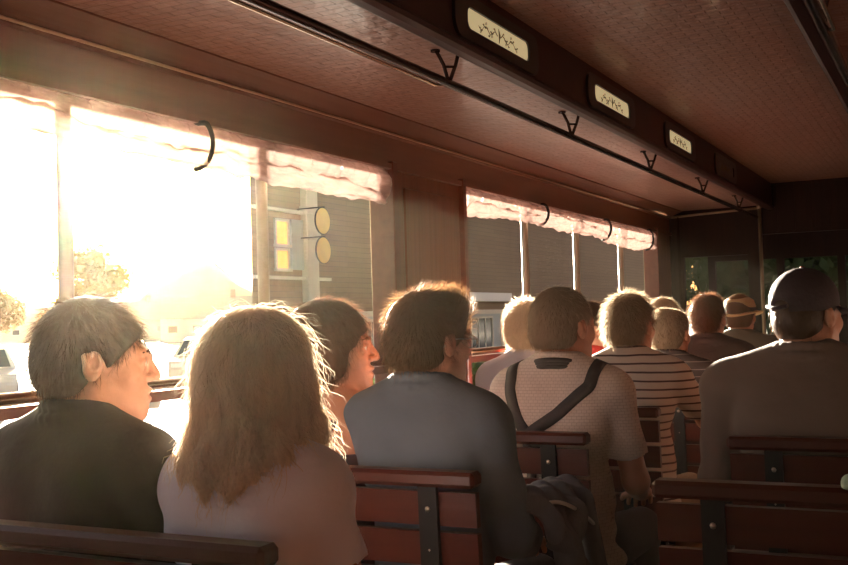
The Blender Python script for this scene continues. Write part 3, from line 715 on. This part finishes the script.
def arm_core(f, p, U, s_, t0=0, t1=2, e=0, k=.02):
    sh, el, wr, hd = [np.array(q, float) for q in arm_pts(p, s_)]; w_ = p.get('w', 1); a = .046*w_; b = .038; c = .026
    if t1 >= 1: f.cap(sh, el, a, b, k, U, e)
    else: f.cap(sh, sh+(el-sh)*t1, a, a+(b-a)*t1, k, U, e)
    if t1 > 1: q = min(1, t1-1); f.cap(el, el+(wr-el)*q, b, b+(c-b)*q, k, U, e)
def hand(f, p, U, s_):
    sh, el, wr, hd = [np.array(q, float) for q in arm_pts(p, s_)]
    d = (hd-wr)/np.linalg.norm(hd-wr); up = np.array(p.get('handup', (0, 0, 1.)), float); up = up-d*(up@d); up /= np.linalg.norm(up); side = np.cross(d, up)*1.0
    f.ell(wr+d*.045, (.036, .036, .020), .015, U) if False else None
    for q in (-1.5, -.5, .5, 1.5):
        root = wr+d*.075+side*q*.019; f.cap(wr+side*q*.010, root, .017, .0125, .014, U)
        L = (.062, .074, .070, .055)[int(q+1.5)] if s_ > 0 else (.055, .070, .074, .062)[int(q+1.5)]
        a = root; mid = a+(d*.9+side*q*.10-up*.25)*L*.5; tip = mid+(d*.72+side*q*.05-up*.70)*L*.5
        f.cap(a, mid, .0095, .0085, .004, U); f.cap(mid, tip, .0085, .0072, .003, U)
    inner = -side*np.sign((side@np.array([s_, 0, 0])) or 1)
    a = wr+d*.025+inner*.020; mid = a+(d*.6+inner*.75-up*.2)*.040; tip = mid+(d*.95+inner*.2-up*.25)*.034
    f.cap(a, mid, .014, .0105, .008, U); f.cap(mid, tip, .0105, .008, .004, U)
def legs(f, p, e=0, foot=True, k=.03):
    sp = p.get('spread', .10)
    for s_ in (-1, 1):
        hip = (s_*.085, .03, .505); kn = (s_*sp, .44, .485); an = (s_*sp, .40, .10)
        f.cap(hip, kn, .080, .056, k, None, e); f.cap(kn, an, .055, .036, .02, None, e)
        if foot: f.cap((s_*sp, .38, .045), (s_*(sp+.015), .53, .035), .030, .026, .02)

SKIN = {}
def skin(c, nm): return mat('skin '+nm, c, .5, bump=(90, .12), var=(25, .4, tuple(q*.82 for q in c)), spec=.4)
SK1 = skin((.58, .30, .19), 'warm'); SK2 = skin((.50, .23, .14), 'tanned'); SK3 = skin((.62, .34, .24), 'fair')
def hairmat(nm, c, tr=.45, st=(1, 1, 1), k=1.5): return mat('hair '+nm, c, .42, trans=tr, spec=.5, var=(70, .22, tuple(min(1, q*k) for q in c), st))
HB = hairmat('dark brown', (.062, .027, .011), k=1.3); HM = hairmat('mid brown', (.17, .09, .042), .7); HG = hairmat('grey', (.36, .285, .20), .72); HW = hairmat('white', (.80, .72, .60), .75)
HBL = hairmat('blonde', (.60, .49, .37), .5, (1, 1, .12), 1.7); HR = hairmat('reddish brown', (.15, .072, .038), .6)

def hair(p, H, body):
    st = p['hair']; col = p['hcol']; n = p.get('hn', 2500); far = p.get('far', False)
    res = .005
    c = H.t; f = Field(c-np.array([.22, .24, .40]), c+np.array([.22, .24, .20]), res)
    th = p.get('hthick', .010)
    R = H.R
    if st == 'long':
        f.ell((0, -.018, .030), (.086, .104, .098), .02, H)
        f.ell((0, -.045, -.060), (.100, .092, .150), .05, H)
        f.ell((0, -.062, -.135), (.110, .070, .080), .04, H); [f.ell((s_*.062, -.045, -.150), (.050, .058, .070), .03, H) for s_ in (-1, 1)]
        f.ell((.055, .02, -.10), (.05, .055, .11), .03, H); f.ell((-.055, .02, -.10), (.05, .055, .11), .03, H)
        f.ell((0, .135, -.06), (.068, .105, .15), .015, H, cut=True)
    else:
        f.ell((0, -.017, .030), (.077+th, .098+th, .088+th*1.1), .02, H)
        f.ell((0, -.055, -.02), (.066+th*.6, .060+th*.5, .06), .03, H)
        if st == 'tuft': f.ell((0, .045, .085), (.062, .05, .040), .03, H)
        if st == 'bob': f.ell((0, -.035, -.03), (.085, .080, .085), .03, H); [f.ell((s_*.070, .005, -.03), (.024, .040, .055), .02, H) for s_ in (-1, 1)]
        f.ell((0, .157, -.032), (.125, .105, .094), .012, H, cut=True)
        for s_ in (-1, 1): st == 'bob' or f.ell((s_*.088, -.002, -.018), (.03, .026, .036), .008, H, cut=True)
        X, Y, Z = f.ax[0][:, None, None]-c[0], f.ax[1][None, :, None]-c[1], f.ax[2][None, None, :]-c[2]
        y = R[0, 1]*X+R[1, 1]*Y+R[2, 1]*Z; z = R[0, 2]*X+R[1, 2]*Y+R[2, 2]*Z
        lim = (-.072 if st != 'bob' else -.105)+np.clip(y+.035, 0, .3)*(1.12 if st != 'bob' else .55)
        if p.get('crop'): lim = lim+.012
        f.d = np.maximum(f.d, ((lim-z)*.8).astype(np.float32))
        if p.get('bald'):                                          # thin on top
            f.ell((0, .02, .12), (.055, .075, .045), .01, H, cut=True)
    if st == 'long':
        X, Y, Z = f.ax[0][:, None, None]-c[0], f.ax[1][None, :, None]-c[1], f.ax[2][None, None, :]-c[2]
        an = np.arctan2(X, -Y-.03); wz = np.clip((.06-Z)*9, 0, 1)
        f.d = f.d+(.006*wz+(np.sin(an*12+2.6*np.sin(Z*26+an*2))*.008+np.sin(an*25+2*np.sin(Z*44+1))*.003)*wz).astype(np.float32)
    hp = f.mesh(); P, Q = hp
    o = raw_mesh('hair', P, Q[:, ::-1] if FLIP else Q, col, body)
    # strands combed over the shell, one mesh with the shell
    ok = P; lo_ = (P-c) @ R; good = np.where((np.linalg.norm((lo_-np.array([0, -.002, -.012]))*np.array([0, 1, 1]), axis=1) > .036) | (np.abs(lo_[:, 0]) < .06))[0] if st != 'long' else np.arange(len(P))
    k = good[RNG.integers(0, len(good), n)]; p0 = P[k]+RNG.normal(0, .002, (n, 3)); G = f.grad(p0)
    loc = (p0-c) @ R
    crown = np.array([0, -.05, .10])
    if st == 'long':
        keep = np.ones(n, bool); L = RNG.uniform(.05, .115, n); seg = 8; wd = .0016; lift = .0
    else:
        keep = np.ones(n, bool); a_, b2 = p.get('hlen', (.020, .038) if far else (.018, .035)); L = RNG.uniform(a_, b2, n); seg = 4; wd = .0011 if not far else .0017; lift = p.get('lift', .55)
    down = -R[:, 2]; back = -R[:, 1]
    flow = loc-crown; flow = flow/(np.linalg.norm(flow, axis=1, keepdims=True)+1e-6)
    flow = flow @ R.T
    if st == 'long': flow = np.repeat(np.array([[0, 0, -1.0]]), n, 0)+.15*RNG.normal(0, 1, (n, 3))
    elif st == 'tuft':
        fr = (loc[:, 1:2] > -.01)*1.0*(loc[:, 2:3] > .03); flow = flow*(1-fr)+fr*(R[:, 1]*.35+R[:, 2]*.9)[None, :]*1.3
    else: flow = flow*.8+down[None]*.4
    jit = RNG.normal(0, p.get('jit', .28 if st != 'long' else .10), (n, 3)); pts = [p0.copy()]; ph = RNG.uniform(0, 6.28, n); amp = RNG.uniform(.3, 1, n)
    cl = np.sin(p0[:, 0]*95+p0[:, 1]*60)*1.2                       # locks move together
    cur = p0.copy()
    for s_ in range(seg):
        g = f.grad(cur); tf = flow-g*np.sum(flow*g, 1, keepdims=True)
        tf /= (np.linalg.norm(tf, axis=1, keepdims=True)+1e-6)
        d = tf+g*lift+jit*(.4+.25*s_)
        if st == 'long':
            sd_ = np.cross(g, tf); d = d+sd_*(np.sin(cur[:, 2]*46+cl*1.5+ph*.2)*.62*amp)[:, None]+g*((amp > .90)*(.30+.5*np.sin(ph+s_*1.3)))[:, None]
        d /= np.linalg.norm(d, axis=1, keepdims=True)
        cur = cur+d*(L/seg)[:, None]
        if st == 'long':
            dd = f.at(cur); cur = cur+g*(np.clip(.002-dd, 0, .01)-np.clip(dd-.010*amp-.003, 0, .006)*(amp < .90))[:, None]
        pts.append(cur.copy())
    pts = np.stack(pts, 1); m = seg+1
    T = pts[:, -1]-pts[:, 0]; sdv = np.cross(T, G+RNG.normal(0, .4, (n, 3))); sdv /= (np.linalg.norm(sdv, axis=1, keepdims=True)+1e-9)
    tw = np.linspace(1, .15, m)*wd*.5
    A = pts+sdv[:, None, :]*tw[None, :, None]; B = pts-sdv[:, None, :]*tw[None, :, None]
    V = np.stack([A, B], 2).reshape(-1, 3)
    base = (np.arange(n)*m*2)[:, None]; j = np.arange(seg)[None, :]*2
    q = base+j; Fq = np.stack([q, q+1, q+3, q+2], -1).reshape(-1, 4)
    V = np.concatenate([P, V]); Qa = (Q[:, ::-1] if FLIP else Q); Fq = np.concatenate([Qa, Fq+len(P)])
    me = o.data; bpy.data.objects.remove(o); bpy.data.meshes.remove(me)
    o = raw_mesh('hair', V, Fq, col, body)
    return o

def folds(f, amp, seed, zr=(.45, 1.1)):
    X, Y, Z = f.ax[0][:, None, None], f.ax[1][None, :, None], f.ax[2][None, None, :]
    a = np.sin(Z*38+X*9*np.sin(seed)+3*np.sin(X*13+seed)+2*np.sin(Y*11+seed))*.5+.35*np.sin(Z*70+X*31+Y*23+seed*2+2*np.sin(X*20))+.5*np.sin(X*30-Z*17+seed*3+2.5*np.sin(Z*9))
    wgt = np.clip((1.0-Z)*2.2, .15, 1)
    f.d = f.d+(a*amp*wgt).astype(np.float32)

def suspender_band(p, U, f, path, wd, m, parent, nm='braces'):
    """flat strap following the shirt's surface through the given points"""
    P = []
    for i in range(len(path)-1):
        a, b = np.array(path[i], float), np.array(path[i+1], float)
        for t_ in np.linspace(0, 1, 14, endpoint=(i == len(path)-2)): P.append(a+(b-a)*t_)
    P = np.array([U.fwd(q) for q in P])
    for _ in range(12): P = P-f.grad(P)*(f.at(P)-.004)[:, None]
    for _ in range(2): P[1:-1] = (P[:-2]+2*P[1:-1]+P[2:])/4
    G = f.grad(P); T = np.gradient(P, axis=0); Sd = np.cross(T, G); Sd /= np.linalg.norm(Sd, axis=1, keepdims=True)
    V = np.concatenate([P+Sd*wd/2+G*.0005, P-Sd*wd/2+G*.0005, P-Sd*wd/2-G*.006, P+Sd*wd/2-G*.006]); n = len(P); Fq = []
    for i in range(n-1):
        for a, b in ((0, 1), (1, 2), (2, 3), (3, 0)): Fq.append((a*n+i, b*n+i, b*n+i+1, a*n+i+1))
    return raw_mesh(nm, V, Fq, m, parent)

SHOE = {}
def make_person(p):
    far = p.get('far', False); res = .0075 if far else .0042
    U = upframe(p); H = mkhead(p)
    f = Field((-.36, -.20, -.02), (.36, .72, 1.45), res)
    body_core(f, p, U)
    for s_ in (-1, 1): arm_core(f, p, U, s_); hand(f, p, U, s_)
    legs(f, p)
    nb = U.fwd((0, -.008, 1.01)); nt_ = H.fwd((0, -.022, -.055)); fr0 = Frame()
    f.cap(nb, nt_, .060*p.get('neck', 1), .052*p.get('neck', 1), .03, fr0)
    head_prims(f, H)
    if p.get('jowl'): f.ell((0, .035, -.085), (.05, .04, .03), .02, H)
    body = f.build('person', p.get('skin', SK1))
    # shirt
    e = p.get('fit', .012)
    g = Field((-.36, -.22, .44), (.36, .56, 1.16), res*1.15)
    body_core(g, p, U, e)
    for s_ in (-1, 1):
        if p.get('sleeve', .75) > 0: arm_core(g, p, U, s_, 0, p.get('sleeve', .75), e*.9+.003, .025)
    g.ell((0, 0, .50), (.172*p.get('w', 1), .125, .09), .04, U, e)
    folds(g, p.get('fold', .006), p.get('seed', 1))
    nb2 = nb+(nt_-nb)*.55
    g.cap(nb+(nt_-nb)*.10, nb+(nt_-nb)*1.3, .060*p.get('neck', 1)+.004, .064, .008, fr0, cut=True)
    if p.get('scoop'):
        g.half((0, 0, -1), -U.fwd((0, 0, .905))[2])
        for s_ in (-1, 1):
            for a, b in zip([(.085, -.105, .88), (.088, -.085, .98), (.095, -.02, 1.045), (.09, .06, .99)], [(.088, -.085, .98), (.095, -.02, 1.045), (.09, .06, .99), (.085, .10, .88)]): g.cap((a[0]*s_*p['w'], a[1], a[2]-.005), (b[0]*s_*p['w'], b[1], b[2]-.005), .011, .011, .01, U)
    if p.get('sleeve', .75) == 0:                                   # sleeveless: cut the armholes
        for s_ in (-1, 1): g.ell((s_*.185, 0, .955), (.062, .09, .085), .01, U, cut=True)
    if p.get('collar', True):
        ax_ = (nt_-nb); ax_ /= np.linalg.norm(ax_)
        for lay in range(2):
            ring = []
            for i in range(19):
                a = math.radians(-155+310*i/18)+PI*1.5                # gap at the front
                rr = .068*p.get('neck', 1)+.002-.003*lay
                q = nb+ax_*(.040+.026*lay)*1.0+np.array([rr*math.cos(a), rr*math.sin(a)*1.02, .012*(-math.sin(a))+ -0.004])
                ring.append(q)
            for a, b in zip(ring[:-1], ring[1:]): g.cap(a, b, .0085, .0085, .01, fr0)
        for s_ in (-1, 1):
            q = ring[0] if s_ < 0 else ring[-1]; g.cap(q, q+np.array([-s_*.01*0+s_*.008, .022, -.045]), .008, .004, .01, fr0)
    # hollow the sleeve mouths a little
    for s_ in (-1, 1):
        sl = p.get('sleeve', .75)
        if 0 < sl < 1:
            sh, el, wr, hd = [np.array(q, float) for q in arm_pts(p, s_)]; g.cap(sh+(el-sh)*(sl+.10), sh+(el-sh)*(sl+.9), .058*p.get('w', 1)+e, .06+e, .004, U, cut=True)
            g.cap(sh+(el-sh)*(sl-.05), sh+(el-sh)*(sl+.3), .046*p.get('w', 1)+.006, .046, .003, U, cut=True)
    shirt = g.build(p.get('topname', 'shirt'), p['shirt'], body)
    # trousers
    h = Field((-.27, -.18, .03), (.27, .60, .66), .0095)
    legs(h, p, .012, False, .04); h.ell((0, 0, .505), (.170*p.get('w', 1), .122, .10), .04, U, .004); h.half((0, 0, 1), .085); h.half((0, 0, -1), -.60)
    tr = h.build('trousers', p.get('trouser', TROUSER), body)
    for s_ in (-1, 1):
        sp = p.get('spread', .10)
        if 'm' not in SHOE:
            q = Field((-.06, -.10, -.01), (.08, .22, .16), .006)
            q.cap((0, -.02, .05), (.008, .10, .035), .042, .036, .03); q.cap((.008, .10, .032), (.012, .155, .028), .036, .028, .02); q.cap((0, -.03, .06), (0, -.03, .10), .040, .042, .02); q.half((0, 0, 1), .003); q.half((0, 0, -1), -.12)
            SHOE['m'] = q.build('shoe', mat('dark shoe leather', (.03, .02, .016), .4, bump=(30, .1)), body); o = SHOE['m']
        else: o = SHOE['m'].copy(); C.objects.link(o); o.parent = body
        o.location = (s_*sp, .40, 0); o.scale = (s_, 1, 1)
    ho = hair(p, H, body)
    # eyes
    for s_ in (-1, 1):
        f_ = 1; c = H.fwd((s_*.031, .0795, .003)); eo = MB().ball((0, 0, 0), .0122*H.sc, 12, EYEW).ball((0, .0045*H.sc, 0), (.0062, .0085, .0062), 10, EYEI).build('eye', None, body)
        eo.matrix_local = Matrix.Translation(c) @ Matrix(H.R.tolist()).to_4x4()
        eb = MB().tube([(s_*.016, .095, .021), (s_*.030, .093, .0265), (s_*.045, .082, .022)], [.002, .0035, .0015], 6).build('eyebrow', p['hcol'], body)
        eb.matrix_local = Matrix.Translation(H.t) @ Matrix(H.R.tolist()).to_4x4() @ Matrix.Scale(H.sc, 4)
    def worn(mb, nm, m, parent=body):
        o = mb.build(nm, m, parent); o.matrix_local = Matrix.Translation(H.t) @ Matrix(H.R.tolist()).to_4x4() @ Matrix.Scale(H.sc, 4); return o
    if p.get('glasses'):
        m = MB()
        for s_ in (-1, 1):
            m.tube([(s_*.033+.021*math.cos(a), .104-.004*abs(math.cos(a)), .003+.0155*math.sin(a)) for a in np.linspace(0, 2*PI, 20)], .0014, 6)
            m.tube([(s_*.054, .100, .008), (s_*.066, .090, .010), (s_*.0795, .02, .009), (s_*.082, -.012, .006), (s_*.082, -.03, -.012)], .0016, 6)
        m.tube([(-.012, .105, .006), (0, .109, .009), (.012, .105, .006)], .0014, 6)
        go = worn(m, 'glasses', BOLT if p['glasses'] == 1 else BLACKM)
        lm = mat('spectacle glass', (.9, .9, .9), .02, alpha=1) if p['glasses'] == 1 else mat('dark sunglass lens', (.01, .01, .01), .05, bump=(1, 0))
        if p['glasses'] == 1: lm.node_tree.nodes['Principled BSDF'].inputs['Transmission Weight'].default_value = 1; lm.node_tree.nodes['Principled BSDF'].inputs['IOR'].default_value = 1.05
        for s_ in (-1, 1):
            lo = MB().prism([(s_*.033+.020*math.cos(a), .003+.0145*math.sin(a)) for a in np.linspace(0, 2*PI, 18, endpoint=False)], 1, .1025, .1035).build('lens', lm, go)
    if p.get('cap'):
        q = Field(H.t-.2, H.t+.2, .005)
        q.ell((0, -.018, .046), (.086, .108, .094), .01, H)
        c = H.t; R = H.R; X, Y, Z = q.ax[0][:, None, None]-c[0], q.ax[1][None, :, None]-c[1], q.ax[2][None, None, :]-c[2]
        z = R[0, 2]*X+R[1, 2]*Y+R[2, 2]*Z; y = R[0, 1]*X+R[1, 1]*Y+R[2, 1]*Z
        q.d = np.maximum(q.d, (.018+.10*np.clip(y, -.05, .3)-z).astype(np.float32))
        q.ell((0, -.125, .030), (.030, .03, .020), .006, H, cut=True)
        co = q.build('cap', p['cap'], body)
        br = MB(); vs = []; fs = []; N = 16
        for i in range(N+1):
            a = math.radians(15+150*i/N); 
            for t_, dz in ((0, 0), (1, 0), (1, -.003), (0, -.003)):
                rx, ry = .086, .095+.075*math.sin(a)*t_
                vs.append((rx*math.cos(a)*(1-.06*t_), -.018+.095*math.sin(a)*(1-t_)+(.165*math.sin(a)**.8)*t_, .026-.010*t_-.012*abs(math.cos(a))**2*t_+dz))
        for i in range(N):
            for j in range(4): fs.append((i*4+j, i*4+(j+1) % 4, (i+1)*4+(j+1) % 4, (i+1)*4+j))
        br.add(vs, fs, None, True); bo = br.build('brim', p['cap'], co); bo.matrix_local = Matrix.Translation(H.t) @ Matrix(H.R.tolist()).to_4x4()
        bo = MB().ball((0, -.018, .133), (.007, .007, .004), 10).build('cap_button', mat('red cap button', (.35, .06, .04), .6, bump=(30, .1)), co); bo.matrix_local = Matrix.Translation(H.t) @ Matrix(H.R.tolist()).to_4x4()
        so_ = MB().tube([(-.034, -.122, .030), (0, -.130, .024), (.034, -.122, .030)], [.006, .005, .006], 8).build('cap_strap', p['cap'], co); so_.matrix_local = Matrix.Translation(H.t) @ Matrix(H.R.tolist()).to_4x4()
    if p.get('hat'):
        m = MB(); prof = [(.135, .018), (.128, .010), (.105, .018), (.092, .026), (.090, .060), (.082, .090), (.060, .104), (.030, .100), (.0, .094)]
        N = 28; vs = []; fs = []
        for r_, z_ in prof:
            for j in range(N):
                a = 2*PI*j/N; pin = 1-.16*max(0, math.sin(a))*(z_ > .08)
                vs.append((r_*math.cos(a)*pin*.95, r_*math.sin(a)*1.12-.012, z_+(.012*math.cos(2*a) if r_ > .1 else 0)))
        for i in range(len(prof)-1):
            for j in range(N): fs.append((i*N+j, i*N+(j+1) % N, (i+1)*N+(j+1) % N, (i+1)*N+j))
        m.add(vs, fs, None, True); ho_ = worn(m, 'straw_hat', p['hat'])
        md = ho_.modifiers.new('thick', 'SOLIDIFY'); md.thickness = .003
        bnd = MB(); vs = []; fs = []
        for z_, r_ in ((.028, .0945), (.050, .0935)):
            for j in range(N): a = 2*PI*j/N; vs.append((r_*math.cos(a)*.96, r_*math.sin(a)*1.125-.012, z_))
        for j in range(N): fs.append((j, (j+1) % N, N+(j+1) % N, N+j))
        bnd.add(vs, fs, None, True).build('hat_band', mat('dark hat band', (.05, .03, .02), .7, bump=(40, .1)), ho_)
    if p.get('braces'):
        bm_ = mat('dark elastic braces', (.022, .016, .018), .7, bump=(90, .1))
        suspender_band(p, U, g, [(-.115, .08, .96), (-.125, .0, 1.05), (-.128, -.09, .98), (-.10, -.14, .89), (.0, -.15, .76), (.075, -.15, .60)], .036, bm_, body)
        suspender_band(p, U, g, [(.115, .08, .96), (.125, .0, 1.05), (.115, -.09, .99), (.03, -.14, .92), (-.065, -.15, .85), (-.11, -.13, .68), (-.12, -.10, .58)], .036, bm_, body)
        mb_ = MB(); q_ = nb+(nt_-nb)*.35
        for dz in (-.008, 0, .008): mb_.tube([q_+np.array([.076*math.cos(a), .080*math.sin(a), dz-.016*math.sin(a)]) for a in np.linspace(PI*.95, PI*2.05, 22)], .009, 8)
        mb_.build('neck_strap', bm_, body)
    body.location = p['loc']; body.rotation_euler = (0, 0, -math.radians(p.get('turn', 0)))
    tag(body, p['label'], 'person', 'passengers on the tram')
    return body
EYEW = mat('eye white', (.8, .76, .7), .2, bump=(1, 0)); EYEI = mat('eye iris', (.05, .03, .02), .15, bump=(1, 0))
TROUSER = mat('dark trousers', (.035, .03, .03), .85, bump=(40, .2))
KHAKI = mat('beige trousers', (.26, .19, .12), .85, bump=(40, .2))
cloth = lambda nm, c, **k: mat(nm, c, .85, bump=(13, .55), var=(5, .35, tuple(q*.85 for q in c)), sheen=.07, **k)
BLACKS = cloth('black shirt cloth', (.018, .015, .014)); WHITE = cloth('off white tee cloth', (.84, .86, .98), trans=.12)
BLUE = cloth('blue grey shirt cloth', (.10, .125, .165)); GREYS = cloth('grey sweatshirt cloth', (.16, .118, .095)); REDS = cloth('red shirt cloth', (.55, .04, .03))
DARKS = cloth('dark shirt cloth', (.035, .025, .022)); OLIVE = cloth('grey green jacket cloth', (.13, .13, .10)); TOPC = cloth('dark camisole cloth', (.06, .04, .05))
WAFF = grid_mat('waffle weave shirt', (.60, .54, .48), (.56, .50, .44), (.34, .29, .25), 1, .014, .009, .8, .5, rot=(math.radians(90), 0, 0))
STRI = band_mat('striped polo cloth', (.58, .51, .45), (.07, .045, .045), .030, .0065); DSTR = band_mat('dark pinstripe cloth', (.045, .03, .028), (.25, .2, .18), .030, .003)

def P(row, x, **k):
    k['loc'] = (x, ROWS[row]+.20+k.pop('dy', 0), 0); k.setdefault('seed', row*3.1+x); return make_person(k)
PEOPLE = True
if PEOPLE:
    P(0, -1.485, hair='short', hcol=HB, hn=5000, yaw=42, pitch=-4, turn=4, shirt=BLACKS, sleeve=.8, s=.965, hthick=.007, skin=SK3, label='man in a black shirt, face in profile, by the window in the nearest row')
    P(0, -1.085, hair='long', hcol=HBL, hn=19000, yaw=-6, s=.91, w=.82, shirt=WHITE, collar=False, sleeve=.50, fold=.011, bust=1, neck=.85, topname='tee_shirt', skin=SK2, label='woman with long blonde hair in a pale short-sleeved tee, seen from behind')
    P(1, -1.42, hair='bob', hcol=HR, hn=5000, yaw=66, s=.955, w=.86, shirt=TOPC, collar=False, sleeve=0, neck=.8, scoop=1, bust=1, topname='camisole', lift=.35, hlen=(.02, .05), skin=SK2, label='woman with short brown hair and bare shoulders, face in profile beyond the blonde woman')
    P(1, -1.140, hair='tuft', hcol=HM, hn=6000, yaw=24, pitch=-3, s=.975, w=.93, shirt=BLUE, fold=.011, sleeve=1.9, glasses=1, hlen=(.02, .042), lift=.7, skin=SK2, label='man in a blue-grey shirt and glasses with tousled sunlit brown hair')
    P(2, -1.062, hair='short', hcol=HG, hn=6000, yaw=24, s=1.0, w=.91, shirt=WAFF, sleeve=.75, braces=1, jowl=1, crop=1, hthick=.006, lift=.3, hlen=(.012, .022), skin=SK2, label='grey-haired man in a white textured shirt with dark crossed braces')
    P(3, -1.53, dy=.13, far=1, hair='short', hcol=HW, hn=5000, jit=.4, yaw=-10, s=.965, w=.9, shirt=WHITE, lift=.6, label='person with white hair and pale shirt half hidden beyond the man in braces', hthick=.007)
    P(3, -1.075, far=1, hair='short', hcol=HG, hn=6000, jit=.4, yaw=16, s=.985, w=.95, shirt=STRI, sleeve=.8, trouser=KHAKI, armR=((.235, .20, .80), (.185, .43, .885), (.165, .52, .905)), lift=.7, hthick=.005, label='man in a pale polo with thin dark stripes, hand on the bench ahead')
    P(4, -1.475, far=1, hair='short', hcol=HB, hn=2000, yaw=60, s=.95, w=.9, shirt=REDS, glasses=2, label='person in a red top and dark glasses, just right of the man in braces')
    P(4, -1.115, far=1, hair='short', hcol=HG, hn=4500, yaw=12, s=.91, w=1.0, shirt=DSTR, crop=1, bald=1, hthick=.004, lift=.5, hlen=(.010, .022), skin=SK2, label='balding man in a dark shirt with thin pale stripes')
    P(6, -1.515, far=1, hair='short', hcol=HG, hn=2500, yaw=14, s=.99, w=.95, shirt=BLUE, lift=.5, label='sandy-haired person by the far window, just above the balding man')
    P(5, -1.105, far=1, hair='short', hcol=HR, hn=4000, yaw=12, s=1.0, w=1.0, shirt=DARKS, hthick=.004, lift=.65, jit=.35, label='man with reddish brown hair in a plain dark shirt, behind the straw hat')
    P(6, -1.085, far=1, hair='short', hcol=HM, hn=1200, yaw=8, s=1.0, w=1.0, shirt=OLIVE, hat=mat('woven straw', (.62, .45, .24), .8, bump=(120, .5)), crop=1, lift=.1, hlen=(.005, .012), label='person in a straw hat and grey-green jacket, farthest row')
    P(2, -.365, hair='short', hcol=HB, hn=2500, yaw=33, s=1.03, w=1.13, hs=.95, belly=.03, shirt=GREYS, sleeve=1.95, hthick=.001, cap=mat('dark plum cap cloth', (.035, .020, .028), .8, bump=(80, .3)), crop=1, lift=.1, hlen=(.008, .018), fit=.016, fold=.008, neck=1.15, label='broad man in a dark baseball cap and grey long-sleeved top, right of the aisle')

# ------------------------------------------------------------------ small things
q = Field((-.20, -.22, -.40), (.22, .24, .10), .005)
q.cap((0, -.13, .0), (0, .13, -.01), .050, .050, .03); q.cap((.055, -.12, -.03), (.085, .11, -.26), .030, .022, .04); q.cap((.06, .02, -.03), (.075, -.10, -.28), .030, .020, .04); q.cap((.05, .12, -.02), (.09, .14, -.22), .026, .02, .04)
q.cap((-.05, 0, -.03), (-.06, .0, -.10), .03, .025, .03)
X_, Y_, Z_ = q.ax[0][:, None, None], q.ax[1][None, :, None], q.ax[2][None, None, :]
q.d = q.d+(.006*np.sin(Y_*75+X_*30+8*Z_)+.004*np.sin(Y_*130-X_*60+1)).astype(np.float32)
q.cap((0, -.16, -.045), (0, .16, -.055), .050, .050, .004, cut=True)
o = q.build('jacket', mat('charcoal jacket cloth', (.07, .065, .075), .8, bump=(60, .3))); o.location = (-.915, 2.44, .745)
tag(o, 'charcoal jacket with a pale hem draped over the forearm of the man in glasses', 'jacket')
MB().tube([(.055+.03*t_, -.13+.26*t_-.02*math.sin(3*t_), .02-.10*t_**2) for t_ in np.linspace(0, 1, 14)], .005, 6).build('pale_hem', mat('pale grey piping', (.45, .42, .42), .7, bump=(50, .1)), o)
q = Field((-.02, -.06, -.05), (.34, .08, .06), .004)
for k in range(6): q.cap((.02+.055*k, -.022, .004), (.02+.055*k, .032, .004+.006*(k % 2)), .020, .018, .02)
q.d = q.d+.003*np.sin(q.ax[0][:, None, None]*90+q.ax[1][None, :, None]*40).astype(np.float32); q.half((0, 0, 1), -.006)
o = q.build('sleeve_piece', mat('pale green scarf cloth', (.36, .50, .42), .85, bump=(60, .3))); o.location = (-.195, ROWS[1]+.01, .878)  # folded cloth in place of a passenger's sleeve
tag(o, 'pale green scarf standing in for a passenger sleeve at the right edge', 'sleeve_piece')
